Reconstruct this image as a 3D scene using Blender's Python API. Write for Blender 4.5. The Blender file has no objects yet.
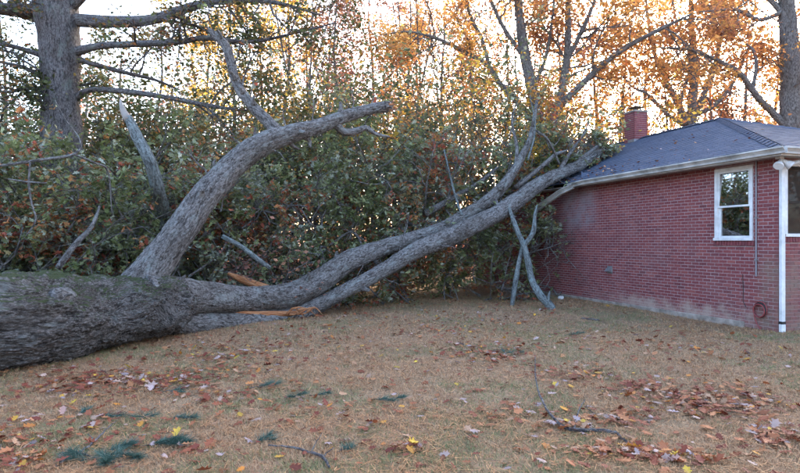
import bpy, math, random
import numpy as np
from mathutils import Vector, Matrix

random.seed(7)
rng = np.random.default_rng(7)
S = bpy.context.scene
C = S.collection
R = math.radians

# ------------------------------------------------------------------ camera, sky, sun, exposure
CAM_H, FPX, HOR = 1.67, 580.0, 241.0          # eye height, focal length in photo pixels, horizon row
cam_d = bpy.data.cameras.new('camera'); cam = bpy.data.objects.new('camera', cam_d); C.objects.link(cam)
cam.location = (0, 0, CAM_H); cam.rotation_euler = (R(90), 0, 0)
cam_d.sensor_width = 36.0; cam_d.lens = FPX / 800 * 36.0; cam_d.shift_y = (HOR - 236.5) / 800
cam_d.clip_start = 0.05; cam_d.clip_end = 2000
S.camera = cam

SUN_AZ, SUN_EL = R(28), R(17)                 # azimuth clockwise from +Y (straight ahead), elevation
w = bpy.data.worlds.new('World'); S.world = w; w.use_nodes = True
nt = w.node_tree; nt.nodes.clear()
sky = nt.nodes.new('ShaderNodeTexSky'); sky.sky_type = 'NISHITA'; sky.sun_disc = False
sky.sun_elevation = SUN_EL; sky.sun_rotation = SUN_AZ
sky.air_density = 0.8; sky.dust_density = 3.0; sky.ozone_density = 0.8; sky.altitude = 100
bg = nt.nodes.new('ShaderNodeBackground'); bg.inputs[1].default_value = 0.15
wo = nt.nodes.new('ShaderNodeOutputWorld')
nt.links.new(sky.outputs[0], bg.inputs[0]); nt.links.new(bg.outputs[0], wo.inputs[0])

sun_d = bpy.data.lights.new('sun', 'SUN'); sun = bpy.data.objects.new('sun', sun_d); C.objects.link(sun)
sun_d.energy = 2.0; sun_d.angle = R(4); sun_d.color = (1.0, 0.80, 0.55)
sd = Vector((math.sin(SUN_AZ) * math.cos(SUN_EL), math.cos(SUN_AZ) * math.cos(SUN_EL), math.sin(SUN_EL)))
sun.rotation_euler = sd.to_track_quat('Z', 'Y').to_euler()
sun.location = (20, 40, 30)

vs = S.view_settings
vs.view_transform = 'Standard'; vs.look = 'None'; vs.exposure = 3.4; vs.gamma = 1.0; vs.use_curve_mapping = False
S.cycles.max_bounces = 6; S.cycles.transparent_max_bounces = 12
S.cycles.use_denoising = True

# ------------------------------------------------------------------ helpers
def P(px, py, z):
    """world point seen at photo pixel (px, py) at a distance of z metres ahead"""
    return np.array([(px - 400) * z / FPX, z, CAM_H + (HOR - py) * z / FPX])

def tag(o, label=None, cat=None, group=None, kind=None):
    if label: o['label'] = label
    if cat: o['category'] = cat
    if group: o['group'] = group
    if kind: o['kind'] = kind
    return o

def empty(name, loc=(0, 0, 0), rz=0, parent=None):
    o = bpy.data.objects.new(name, None); C.objects.link(o)
    o.location = loc; o.rotation_euler = (0, 0, rz); o.empty_display_size = 0.2
    if parent: o.parent = parent
    return o

def make_mesh(name, V, F, mat=None, smooth=False, face_attr=None, vert_vec=None):
    """V (n,3); F: list of int arrays, each (m,k), all faces of one k together"""
    if not isinstance(F, (list, tuple)): F = [F]
    me = bpy.data.meshes.new(name)
    V = np.asarray(V, dtype=np.float32)
    me.vertices.add(len(V)); me.vertices.foreach_set('co', V.ravel())
    nl = sum(f.size for f in F); nf = sum(len(f) for f in F)
    me.loops.add(nl); me.polygons.add(nf)
    me.loops.foreach_set('vertex_index', np.concatenate([np.asarray(f, dtype=np.int32).ravel() for f in F]))
    tot = np.concatenate([np.full(len(f), f.shape[1], dtype=np.int32) for f in F])
    start = np.concatenate([[0], np.cumsum(tot)[:-1]]).astype(np.int32)
    me.polygons.foreach_set('loop_start', start)
    me.polygons.foreach_set('loop_total', tot)
    me.polygons.foreach_set('use_smooth', np.full(nf, bool(smooth)))
    if face_attr:
        for k, v in face_attr.items():
            a = me.attributes.new(k, 'FLOAT', 'FACE'); a.data.foreach_set('value', np.asarray(v, dtype=np.float32))
    if vert_vec is not None:
        a = me.attributes.new('bark', 'FLOAT_VECTOR', 'POINT'); a.data.foreach_set('vector', np.asarray(vert_vec, dtype=np.float32).ravel())
    me.update(calc_edges=True)
    if mat: me.materials.append(mat)
    return me

def link(name, me, parent=None, loc=None):
    o = bpy.data.objects.new(name, me); C.objects.link(o)
    if parent is not None: o.parent = parent
    if loc is not None: o.location = loc
    return o

class MB:
    """small mesh collector for boxes, prisms and tubes"""
    def __init__(s): s.v = []; s.f = {}; s.n = 0
    def add(s, V, faces):
        V = np.asarray(V, float)
        for f in faces: s.f.setdefault(len(f), []).append([i + s.n for i in f])
        s.v.append(V); s.n += len(V); return s
    def box(s, a, b, M=None):
        x0, y0, z0 = a; x1, y1, z1 = b
        V = np.array([[x0,y0,z0],[x1,y0,z0],[x1,y1,z0],[x0,y1,z0],[x0,y0,z1],[x1,y0,z1],[x1,y1,z1],[x0,y1,z1]], float)
        if M is not None: V = V @ np.array(M)[:3,:3].T + np.array(M)[:3,3]
        return s.add(V, [(0,3,2,1),(4,5,6,7),(0,1,5,4),(1,2,6,5),(2,3,7,6),(3,0,4,7)])
    def tube(s, pts, rad, sides=8, cap=True):
        V, F, _ = tube_arrays(np.array(pts, float), np.broadcast_to(np.array(rad, float), (len(pts),)), sides)
        n = len(V); s.add(V, [tuple(f) for f in F.tolist()])
        if cap: s.add(V[:sides], [tuple(range(sides))[::-1]]); s.add(V[-sides:], [tuple(range(sides))])
        return s
    def build(s, name, mat, parent=None, smooth=False, bevel=0, loc=None):
        me = make_mesh(name, np.concatenate(s.v), [np.array(f) for f in s.f.values()], mat, smooth)
        o = link(name, me, parent, loc)
        if bevel:
            m = o.modifiers.new('bevel', 'BEVEL'); m.width = bevel; m.segments = 2; m.limit_method = 'ANGLE'
        return o

def _hash(ix, iy, iz):
    h = (ix.astype(np.int64) * 374761393 + iy.astype(np.int64) * 668265263 + iz.astype(np.int64) * 1274126177) & 0xffffffff
    h = ((h ^ (h >> 13)) * 1274126177) & 0xffffffff
    return ((h ^ (h >> 16)) & 0xffffff) / float(0xffffff)

def vnoise(p):
    p = np.asarray(p, float); i = np.floor(p); f = p - i; f = f * f * (3 - 2 * f)
    ix, iy, iz = i[..., 0], i[..., 1], i[..., 2]; r = 0
    for dx in (0, 1):
        for dy in (0, 1):
            for dz in (0, 1):
                wgt = (f[..., 0] if dx else 1 - f[..., 0]) * (f[..., 1] if dy else 1 - f[..., 1]) * (f[..., 2] if dz else 1 - f[..., 2])
                r = r + wgt * _hash(ix + dx, iy + dy, iz + dz)
    return r

def resample(pts, rad, step):
    """Catmull-Rom through pts with radii"""
    pts = np.array(pts, float); rad = np.array(rad, float); n = len(pts)
    if n < 2: return pts, rad
    Q = np.vstack([2 * pts[0] - pts[1], pts, 2 * pts[-1] - pts[-2]]); q = np.concatenate([[rad[0]], rad, [rad[-1]]])
    out, ro = [], []
    for i in range(n - 1):
        a, b, c, d = Q[i], Q[i+1], Q[i+2], Q[i+3]
        k = max(1, int(np.linalg.norm(c - b) / step))
        for j in range(k):
            t = j / k
            out.append(0.5 * ((2*b) + (-a + c)*t + (2*a - 5*b + 4*c - d)*t*t + (-a + 3*b - 3*c + d)*t**3))
            ro.append(q[i+1] + (q[i+2] - q[i+1]) * (t*t*(3-2*t)))
    out.append(pts[-1]); ro.append(rad[-1])
    return np.array(out), np.array(ro)

def tube_arrays(pts, rad, sides, rough=0.0, fiss=0.0, seed=0.0, lump=0.0):
    pts = np.asarray(pts, float); n = len(pts)
    T = np.gradient(pts, axis=0); T /= np.linalg.norm(T, axis=1)[:, None] + 1e-9
    u = np.cross(T[0], [0, 0, 1.0]);
    if np.linalg.norm(u) < 1e-3: u = np.array([1.0, 0, 0])
    u /= np.linalg.norm(u); U = [u]
    for i in range(1, n):
        u = U[-1] - T[i] * np.dot(U[-1], T[i]); u /= np.linalg.norm(u) + 1e-9; U.append(u)
    U = np.array(U); W = np.cross(T, U)
    a = np.linspace(0, 2*np.pi, sides, endpoint=False); ca, sa = np.cos(a), np.sin(a)
    s = np.concatenate([[0], np.cumsum(np.linalg.norm(np.diff(pts, axis=0), axis=1))])
    rr = np.repeat(np.asarray(rad, float)[:, None], sides, 1)
    bark = np.stack([rr * ca, rr * sa, np.repeat(s[:, None], sides, 1)], -1) + seed
    if lump: rr = rr * (1 + lump * 2 * (vnoise(bark * [2.2/ max(0.3, 1), 2.2, 1.3] + 11) - .5))
    if rough: rr = rr * (1 + rough * 2 * (vnoise(bark * [7, 7, 3.5]) - .5))
    if fiss:
        n1 = vnoise(bark * [27, 27, 15] + 2.5 * vnoise(bark * [7, 7, 7])[..., None])
        n2 = vnoise(bark * [60, 60, 30])
        rr = rr + fiss * (np.abs(n1 - .5) * 2.2 - .5) + fiss * .7 * (n2 - .5)
    V = pts[:, None, :] + rr[..., None] * (ca[None, :, None] * U[:, None, :] + sa[None, :, None] * W[:, None, :])
    i = np.arange(n - 1)[:, None] * sides; j = np.arange(sides)[None, :]; jn = (j + 1) % sides
    F = np.stack([i + j, i + jn, i + sides + jn, i + sides + j], -1).reshape(-1, 4)
    return V.reshape(-1, 3), F, bark.reshape(-1, 3)

class Wood:
    """collects tubes of one woody mesh"""
    def __init__(s): s.V = []; s.F = []; s.B = []; s.n = 0; s.caps = []
    def add(s, pts, rad, sides=6, cap=False, **k):
        V, F, B = tube_arrays(pts, rad, sides, seed=float(rng.random() * 50), **k)
        s.V.append(V); s.F.append(F + s.n); s.B.append(B)
        if cap:
            c0 = s.n + np.arange(sides); c1 = s.n + len(V) - sides + np.arange(sides)
            s.caps.append(c0[::-1]); s.caps.append(c1)
        s.n += len(V)
    def build(s, name, mat, parent):
        V = np.concatenate(s.V); F = [np.concatenate(s.F)]
        by = {}
        for c in s.caps: by.setdefault(len(c), []).append(c)
        F += [np.array(x) for x in by.values()]
        me = make_mesh(name, V, F, mat, True, None, np.concatenate(s.B))
        return link(name, me, parent)

def limb(name, spec, mat, parent, sides=24, step=.06, cap=True, **k):
    """one woody limb from (px, py, z, radius) rows"""
    pts = [P(a, b, c) for a, b, c, d in spec]; rad = [d for *_, d in spec]
    pts, rad = resample(pts, rad, step)
    wd = Wood(); wd.add(pts, rad, sides, cap, **k)
    return wd.build(name, mat, parent), pts, rad

# ------------------------------------------------------------------ materials
def nmat(name):
    m = bpy.data.materials.new(name); m.use_nodes = True
    t = m.node_tree; t.nodes.clear()
    out = t.nodes.new('ShaderNodeOutputMaterial')
    return m, t, out

def N(t, kind, **k):
    n = t.nodes.new(kind)
    for a, v in k.items():
        if a.startswith('i_'):
            key = a[2:]; n.inputs[int(key) if key.isdigit() else key].default_value = v
        else: setattr(n, a, v)
    return n

def ramp(t, stops, src, interp='LINEAR'):
    r = t.nodes.new('ShaderNodeValToRGB'); r.color_ramp.interpolation = interp
    e = r.color_ramp.elements
    while len(e) < len(stops): e.new(0.5)
    for i, (p, c) in enumerate(stops):
        e[i].position = p; e[i].color = (*c, 1) if len(c) == 3 else c
    t.links.new(src, r.inputs[0]); return r

def mixc(t, fac, a, b, mode='MIX'):
    m = t.nodes.new('ShaderNodeMix'); m.data_type = 'RGBA'; m.blend_type = mode
    for sock, v in ((m.inputs[0], fac), (m.inputs[6], a), (m.inputs[7], b)):
        if isinstance(v, (int, float)): sock.default_value = v
        elif isinstance(v, tuple): sock.default_value = (*v, 1)
        else: t.links.new(v, sock)
    return m.outputs[2]

def noise(t, scale, vec=None, detail=4, rough=.6, dim='3D'):
    n = t.nodes.new('ShaderNodeTexNoise'); n.inputs['Scale'].default_value = scale
    n.inputs['Detail'].default_value = detail; n.inputs['Roughness'].default_value = rough
    if vec is not None: t.links.new(vec, n.inputs['Vector'])
    return n.outputs['Fac']

def vscale(t, vec, s):
    m = t.nodes.new('ShaderNodeVectorMath'); m.operation = 'MULTIPLY'; t.links.new(vec, m.inputs[0]); m.inputs[1].default_value = s
    return m.outputs[0]

def principled(t, out, color, rough=.8, spec=.3, bump=None, strength=.5, dist=.02, metallic=0):
    b = t.nodes.new('ShaderNodeBsdfPrincipled')
    if isinstance(color, tuple): b.inputs['Base Color'].default_value = (*color, 1)
    else: t.links.new(color, b.inputs['Base Color'])
    if isinstance(rough, float): b.inputs['Roughness'].default_value = rough
    else: t.links.new(rough, b.inputs['Roughness'])
    b.inputs['Specular IOR Level'].default_value = spec; b.inputs['Metallic'].default_value = metallic
    if bump is not None:
        bn = t.nodes.new('ShaderNodeBump'); bn.inputs['Strength'].default_value = strength; bn.inputs['Distance'].default_value = dist
        t.links.new(bump, bn.inputs['Height']); t.links.new(bn.outputs[0], b.inputs['Normal'])
    t.links.new(b.outputs[0], out.inputs[0]); return b

def bark_mat(name, dark, mid, light, lichen=None, moss=None, fine=1.0):
    m, t, out = nmat(name)
    at = N(t, 'ShaderNodeAttribute', attribute_name='bark'); v = at.outputs['Vector']
    vv = vscale(t, v, (34 * fine, 34 * fine, 18 * fine)); n1 = noise(t, 1, vv, 6, .75)
    n2 = noise(t, 1, vscale(t, v, (9, 9, 4)), 4, .6)
    col = ramp(t, [(.40, dark), (.50, mid), (.61, light)], n1).outputs[0]
    col = mixc(t, ramp(t, [(.35, (0, 0, 0)), (.7, (1, 1, 1))], n2).outputs[0], col, mixc(t, .45, col, light))
    n5 = noise(t, 1, vscale(t, v, (2.6, 2.6, 1.1)), 4, .6)
    col = mixc(t, ramp(t, [(.46, (0, 0, 0)), (.66, (.6, .6, .6))], n5).outputs[0], col, mixc(t, .7, col, tuple(q * .8 + .01 * k_ for q, k_ in zip(dark, (2, 1, 0)))))
    fs = noise(t, 1, vscale(t, v, (19, 19, 6.5)), 4, .6)
    col = mixc(t, ramp(t, [(.38, (.7, .7, .7)), (.46, (0, 0, 0))], fs).outputs[0], col, dark)
    if lichen:
        n3 = noise(t, 1, vscale(t, v, (5, 5, 3)), 6, .75)
        col = mixc(t, ramp(t, [(.54, (0, 0, 0)), (.66, (.7, .7, .7))], n3).outputs[0], col, lichen)
    if moss:
        geo = N(t, 'ShaderNodeNewGeometry'); sx = N(t, 'ShaderNodeSeparateXYZ'); t.links.new(geo.outputs['Normal'], sx.inputs[0])
        n4 = noise(t, 3.2, geo.outputs['Position'], 8, .75)
        ml = N(t, 'ShaderNodeMath', operation='MULTIPLY'); t.links.new(n4, ml.inputs[0])
        mr = N(t, 'ShaderNodeMapRange'); mr.inputs[1].default_value = -.1; mr.inputs[2].default_value = .9; t.links.new(sx.outputs[2], mr.inputs[0])
        t.links.new(mr.outputs[0], ml.inputs[1])
        col = mixc(t, ramp(t, [(.36, (0, 0, 0)), (.46, (.85, .85, .85))], ml.outputs[0]).outputs[0], col, moss)
    hh = N(t, 'ShaderNodeMath', operation='MULTIPLY_ADD'); t.links.new(fs, hh.inputs[0]); hh.inputs[1].default_value = 1.6; t.links.new(n1, hh.inputs[2])
    principled(t, out, col, .9, .15, hh.outputs[0], 1.0, .035)
    return m

def leaf_mat(name, stops, transl=.4, jitter=.5, spec=.2):
    """tone attribute picks the leaf's own colour, rnd its brightness"""
    m, t, out = nmat(name)
    tone = N(t, 'ShaderNodeAttribute', attribute_name='tone'); rd = N(t, 'ShaderNodeAttribute', attribute_name='rnd')
    col = ramp(t, stops, tone.outputs['Fac']).outputs[0]
    g = N(t, 'ShaderNodeMapRange'); g.inputs[3].default_value = 1 - jitter; g.inputs[4].default_value = 1 + jitter
    t.links.new(rd.outputs['Fac'], g.inputs[0])
    hs = N(t, 'ShaderNodeHueSaturation'); t.links.new(col, hs.inputs['Color']); t.links.new(g.outputs[0], hs.inputs['Value'])
    d = N(t, 'ShaderNodeBsdfPrincipled'); d.inputs['Roughness'].default_value = .55; d.inputs['Specular IOR Level'].default_value = spec
    t.links.new(hs.outputs[0], d.inputs['Base Color'])
    tr = N(t, 'ShaderNodeBsdfTranslucent'); t.links.new(hs.outputs[0], tr.inputs[0])
    mx = N(t, 'ShaderNodeMixShader'); mx.inputs[0].default_value = transl
    t.links.new(d.outputs[0], mx.inputs[1]); t.links.new(tr.outputs[0], mx.inputs[2]); t.links.new(mx.outputs[0], out.inputs[0])
    return m

def flat_mat(name, col, rough=.6, spec=.4, var=.12, scale=6, metallic=0, bump=0):
    m, t, out = nmat(name)
    tc = N(t, 'ShaderNodeTexCoord'); n = noise(t, scale, tc.outputs['Object'], 5, .65)
    lo = tuple(max(0, c * (1 - var * 2)) for c in col); hi = tuple(min(1, c * (1 + var)) for c in col)
    c = ramp(t, [(.3, lo), (.6, col), (.8, hi)], n).outputs[0]
    principled(t, out, c, rough, spec, n if bump else None, bump or .1, .01, metallic)
    return m

BARK_OAK = bark_mat('bark_grey_oak', (.030, .025, .023), (.128, .115, .108), (.28, .265, .258), (.265, .285, .275))
BARK_TRUNK = bark_mat('bark_mossy_trunk', (.012, .010, .009), (.07, .061, .057), (.215, .20, .192), (.18, .195, .19), (.045, .06, .02), 1.5)
BARK_STAND = bark_mat('bark_standing_oak', (.03, .026, .027), (.12, .105, .105), (.22, .205, .205), (.17, .19, .17))
BARK_FAR = bark_mat('bark_forest', (.05, .042, .04), (.13, .115, .105), (.22, .20, .19), None, None, .6)
BARK_PALE = bark_mat('bark_lichen', (.05, .05, .05), (.15, .17, .17), (.27, .31, .31), (.22, .29, .29))
def torn_mat():
    m, t, out = nmat('torn_wood')
    at = N(t, 'ShaderNodeAttribute', attribute_name='bark')
    n = noise(t, 1, vscale(t, at.outputs['Vector'], (60, 60, 5)), 4, .6)
    c = ramp(t, [(.3, (.13, .045, .022)), (.5, (.30, .12, .05)), (.7, (.50, .28, .15))], n).outputs[0]
    principled(t, out, c, .8, .2, n, .7, .01); return m
TORN = torn_mat()

LEAF_FALLEN = leaf_mat('leaves_fallen_oak', [(0, (.095, .115, .045)), (.28, (.18, .21, .08)), (.5, (.26, .285, .145)), (.66, (.40, .44, .37)),
                                             (.76, (.26, .22, .10)), (.87, (.46, .22, .08)), (1, (.38, .11, .07))], .45, .45, .3)
LEAF_OLIVE = leaf_mat('leaves_olive', [(0, (.06, .075, .03)), (.5, (.13, .13, .05)), (.75, (.28, .18, .05)), (1, (.38, .16, .04))], .4)
LEAF_STAND = leaf_mat('leaves_standing_oak', [(0, (.05, .065, .03)), (.55, (.09, .105, .045)), (.75, (.22, .12, .05)), (1, (.34, .11, .06))], .35)
LEAF_GREEN = leaf_mat('leaves_understory', [(0, (.08, .10, .05)), (.4, (.15, .17, .085)), (.7, (.24, .25, .17)), (.85, (.30, .20, .07)), (1, (.40, .18, .06))], .45)
LEAF_GOLD = leaf_mat('leaves_gold', [(0, (.42, .32, .06)), (.4, (.62, .43, .08)), (.75, (.64, .36, .07)), (1, (.46, .20, .05))], .55)
LEAF_ORANGE = leaf_mat('leaves_orange', [(0, (.62, .40, .12)), (.35, (.56, .28, .085)), (.7, (.42, .17, .07)), (1, (.24, .10, .07))], .5)
LEAF_RUSSET = leaf_mat('leaves_russet', [(0, (.42, .22, .13)), (.4, (.30, .14, .10)), (.8, (.21, .10, .085)), (1, (.17, .12, .07))], .45)
LEAF_DARK = leaf_mat('needles_dark', [(0, (.012, .025, .018)), (.6, (.03, .05, .035)), (1, (.06, .075, .05))], .15)
LITTER = leaf_mat('leaf_litter', [(0, (.15, .035, .022)), (.22, (.25, .08, .035)), (.42, (.34, .15, .065)), (.58, (.34, .20, .12)), (.72, (.36, .26, .23)),
                                  (.82, (.27, .21, .22)), (.92, (.45, .16, .03)), (1, (.52, .36, .05))], .15, .3)
NEEDLE = leaf_mat('pine_needles', [(0, (.025, .06, .045)), (.6, (.06, .12, .095)), (1, (.16, .23, .19))], .2, .4)

# leaf templates --------------------------------------------------------------------------------
T_RHOMB = (np.array([[0, 0, 0], [.30, .5, .07], [0, 1, -.06], [-.30, .5, .07]]), np.array([[0, 1, 2], [0, 2, 3]]))
T_OAK6 = (np.array([[0, 0, 0], [.20, .30, .05], [.36, .62, .08], [0, 1, -.10], [-.36, .62, .08], [-.20, .30, .05]]),
          np.array([[0, 1, 2, 3], [0, 3, 4, 5]]))
_h = [(.05, .10), (.20, .20), (.11, .31), (.34, .44), (.17, .55), (.31, .74), (.12, .82)]
_o = [(0, 0)] + _h + [(0, 1)] + [(-x, y) for x, y in _h[::-1]]
T_LOBED = (np.array([[x, y, .9 * x * x + .25 * (y - .5) ** 2] for x, y in _o]), np.array([list(range(len(_o)))]))

_g = [(.13, .20), (.09, .33), (.33, .48), (.17, .60), (.27, .80), (.07, .88)]
T_OAKL = (np.array([[0, 0, 0], [0, 1, -.12]] + [[x, y, .22 * x] for x, y in _g] + [[-x, y, .22 * x] for x, y in _g]),
          np.array([[0, 2, 3, 4, 5, 6, 7, 1], [0, 1, 13, 12, 11, 10, 9, 8]]))
def rand_rot(n, flat=0.0, axis=None):
    """random rotation matrices; flat>0 keeps the leaf normal near up"""
    a = rng.random(n) * 2 * np.pi
    if flat:
        tilt = np.abs(rng.normal(0, flat, n)); b = rng.random(n) * 2 * np.pi
        nrm = np.stack([np.sin(tilt) * np.cos(b), np.sin(tilt) * np.sin(b), np.cos(tilt)], -1)
        nrm *= np.where(rng.random(n) < .5, 1, -1)[:, None]
    else:
        nrm = rng.normal(0, 1, (n, 3)); nrm[:, 2] += np.sign(nrm[:, 2]) * .5; nrm /= np.linalg.norm(nrm, axis=1)[:, None]
    t = np.stack([np.cos(a), np.sin(a), rng.normal(0, .4, n)], -1)
    if axis is not None: t = axis + t * .35
    t -= nrm * (t * nrm).sum(1)[:, None]; t /= np.linalg.norm(t, axis=1)[:, None]
    s = np.cross(t, nrm)
    return np.stack([s, t, nrm], -1)          # columns x, y, z

def leaf_arrays(centers, size, tmpl, flat=0.0, axis=None):
    TV, TF = tmpl; n = len(centers); k = len(TV)
    M = rand_rot(n, flat, axis)
    loc = (TV - [0, .5, 0])[None] * np.asarray(size)[:, None, None]
    V = np.einsum('nij,nkj->nki', M, loc) + centers[:, None, :]
    F = TF[None] + (np.arange(n) * k)[:, None, None]
    return V.reshape(-1, 3), F.reshape(-1, TF.shape[1]), len(TF)

def leaf_obj(name, centers, size, tmpl, mat, parent, tone=None, flat=0.0, kind='stuff', axis=None):
    V, F, per = leaf_arrays(centers, size, tmpl, flat, axis); n = len(centers)
    tone = rng.random(n) if tone is None else tone
    me = make_mesh(name, V, F, mat, False, {'tone': np.repeat(tone, per), 'rnd': np.repeat(rng.random(n), per)})
    o = link(name, me, parent)
    if kind: o['kind'] = kind
    return o

def unit(v): return v / (np.linalg.norm(v) + 1e-9)

def grow(p, d, L, r, lvl, maxl, tubes, tips, up=.0, nch=4, wob=.25, sides=None, spread=.8):
    """a random branch with its children; tubes gets (pts, rad, sides), tips the twig points"""
    n = 5 if lvl < maxl else 3
    pts = [p]; q = p; dd = unit(d)
    for i in range(n):
        dd = unit(dd + rng.normal(0, wob, 3) + [0, 0, up]); q = q + dd * L / n; pts.append(q)
    pts = np.array(pts); rad = np.linspace(r, r * (.45 if lvl < maxl else .3), n + 1)
    tubes.append((pts, rad, sides or max(3, 7 - 2 * lvl)))
    if lvl >= maxl:
        tips.append(pts[1:]); return
    for c in range(nch):
        t = .3 + .7 * (c + rng.random()) / nch; k = min(n - 1, int(t * n)); f = t * n - k
        b = pts[k] + (pts[k+1] - pts[k]) * f
        side = rng.normal(0, 1, 3); side -= dd * side.dot(dd)
        nd = unit(unit(pts[k+1] - pts[k]) + unit(side) * spread)
        grow(b, nd, L * (.45 + .25 * rng.random()), max(.004, r * (.35 + .2 * rng.random()) ), lvl + 1, maxl, tubes, tips, up, nch, wob, sides, spread)

def twig_leaves(tips, per, spread, size, keep=1.0):
    c = []
    for tp in tips:
        if rng.random() > keep: continue
        k = rng.integers(0, len(tp), per); c.append(tp[k] + rng.normal(0, spread, (per, 3)))
    if not c: return np.zeros((0, 3)), np.zeros(0)
    c = np.concatenate(c); return c, size * (.6 + .8 * rng.random(len(c)))

def build_tubes(name, tubes, mat, parent, kind='stuff'):
    wd = Wood()
    for pts, rad, s in tubes: wd.add(pts, rad, s)
    o = wd.build(name, mat, parent)
    if kind: o['kind'] = kind
    return o

# ------------------------------------------------------------------ the ground
def ground_mat():
    m, t, out = nmat('lawn_soil')
    g = N(t, 'ShaderNodeNewGeometry'); p = g.outputs['Position']
    n1 = noise(t, .55, p, 6, .65); n2 = noise(t, 7, p, 6, .7); n3 = noise(t, 60, p, 3, .7)
    c = ramp(t, [(.35, (.19, .105, .06)), (.5, (.28, .17, .10)), (.68, (.33, .22, .135))], n2).outputs[0]
    c = mixc(t, ramp(t, [(.48, (0, 0, 0)), (.66, (.55, .55, .55))], n1).outputs[0], c, (.12, .125, .07))
    c = mixc(t, .35, c, ramp(t, [(.3, (.08, .055, .04)), (.7, (.40, .31, .22))], n3).outputs[0])
    principled(t, out, c, .95, .1, n3, .6, .02); return m
GROUND = ground_mat()
def ground_z(x, y):
    p = np.stack([np.asarray(x, float) * .35, np.asarray(y, float) * .35, np.zeros_like(np.asarray(x, float))], -1)
    near = np.clip((np.asarray(y, float) - 2) / 3, 0, 1)
    return (vnoise(p) - .5) * .09
gx = np.concatenate([[-900, -300, -100, -40], np.arange(-24, 24.01, .4), [40, 100, 300, 900]])
gy = np.concatenate([[-300, -60, -12], np.arange(-4, 26.01, .4), [40, 70, 150, 400, 1500]])
X, Y = np.meshgrid(gx, gy); V = np.stack([X, Y, ground_z(X, Y)], -1).reshape(-1, 3)
nx = len(gx); i = (np.arange(len(gy) - 1)[:, None] * nx + np.arange(nx - 1)[None]).ravel()
F = np.stack([i, i + 1, i + nx + 1, i + nx], -1)
ground = link('ground', make_mesh('ground', V, F, GROUND, True)); tag(ground, 'dry tan lawn of dormant grass running under the trees', 'lawn', kind='structure')

# ------------------------------------------------------------------ the brick house
HROT = R(17.5)
house = empty('brick_house', (6.93, 10.64, 0), HROT)
tag(house, 'low red brick house with dark hipped roof and white window on the right', 'house')
HL, HW, WT = 13.0, 7.2, 3.25                       # length of side wall, width of front, wall height
OV = .4                                            # eave overhang

def brick_mat():
    m, t, out = nmat('brick')
    tc = N(t, 'ShaderNodeTexCoord'); tc.object = house; p = tc.outputs['Object']
    rd = N(t, 'ShaderNodeAttribute', attribute_name='rnd'); n = noise(t, 28, p, 5, .7); big = noise(t, 1.1, p, 5, .6)
    c = ramp(t, [(0, (.10, .022, .032)), (.35, (.17, .034, .043)), (.7, (.23, .050, .052)), (1, (.29, .080, .07))], rd.outputs['Fac']).outputs[0]
    c = mixc(t, .4, c, ramp(t, [(.3, (.08, .022, .026)), (.7, (.30, .12, .11))], n).outputs[0])
    c = mixc(t, ramp(t, [(.5, (0, 0, 0)), (.75, (.35, .35, .35))], big).outputs[0], c, (.20, .11, .11))
    c = stains(t, p, c, n)
    principled(t, out, c, .85, .25, n, .5, .006); return m

def stains(t, p, c, n):
    """the pale lime splash at the foot of the wall, a grey ghost of removed fittings, algae by the downpipe"""
    s = N(t, 'ShaderNodeSeparateXYZ'); t.links.new(p, s.inputs[0])
    def band(sock, a, b, c_, d):
        mr = N(t, 'ShaderNodeMapRange', interpolation_type='SMOOTHSTEP'); mr.inputs[1].default_value = a; mr.inputs[2].default_value = b; t.links.new(sock, mr.inputs[0])
        m2 = N(t, 'ShaderNodeMapRange', interpolation_type='SMOOTHSTEP'); m2.inputs[1].default_value = c_; m2.inputs[2].default_value = d
        m2.inputs[3].default_value = 1; m2.inputs[4].default_value = 0; t.links.new(sock, m2.inputs[0])
        k = N(t, 'ShaderNodeMath', operation='MULTIPLY'); t.links.new(mr.outputs[0], k.inputs[0]); t.links.new(m2.outputs[0], k.inputs[1]); return k.outputs[0]
    def mul(a, b):
        k = N(t, 'ShaderNodeMath', operation='MULTIPLY')
        for i_, v in enumerate((a, b)):
            if isinstance(v, (int, float)): k.inputs[i_].default_value = v
            else: t.links.new(v, k.inputs[i_])
        return k.outputs[0]
    nb = noise(t, 3, p, 5, .7)
    jit = ramp(t, [(.35, (.15, .15, .15)), (.6, (1, 1, 1))], nb).outputs[0]
    # splash band, higher in the middle of the wall
    wob = N(t, 'ShaderNodeMath', operation='MULTIPLY_ADD'); t.links.new(nb, wob.inputs[0]); wob.inputs[1].default_value = -.5; t.links.new(s.outputs[2], wob.inputs[2])
    foot = mul(band(wob.outputs[0], -1, -.9, -.08, .18), band(s.outputs[1], .1, .9, 3.2, 6.0))
    c = mixc(t, mul(mul(foot, jit), .75), c, (.38, .30, .25))
    ghost = mul(mul(band(s.outputs[1], 5.1, 5.8, 6.6, 7.3), band(s.outputs[2], 1.8, 2.3, 3.1, 3.4)), jit)
    c = mixc(t, mul(ghost, .55), c, (.24, .24, .27))
    alg = mul(mul(band(s.outputs[1], -.3, .02, .2, .55), band(s.outputs[2], -.2, 0, 1.0, 1.7)), jit)
    c = mixc(t, mul(alg, .55), c, (.20, .18, .135))
    return c
BRICK = brick_mat()
def mortar_mat():
    m, t, out = nmat('mortar'); tc = N(t, 'ShaderNodeTexCoord'); tc.object = house; p = tc.outputs['Object']
    n = noise(t, 20, p, 4, .7); c = ramp(t, [(.3, (.25, .18, .185)), (.7, (.42, .33, .33))], n).outputs[0]
    principled(t, out, stains(t, p, c, n), .95, .1, n, .4, .005); return m
MORTAR = mortar_mat()
WHITE = flat_mat('white_paint', (.68, .69, .70), .5, .35, .16, 4)
GUTTER = flat_mat('gutter_white', (.50, .49, .47), .5, .4, .3, 2.2)
SOFFIT = flat_mat('soffit', (.50, .49, .48), .6, .3, .1, 3)
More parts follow.
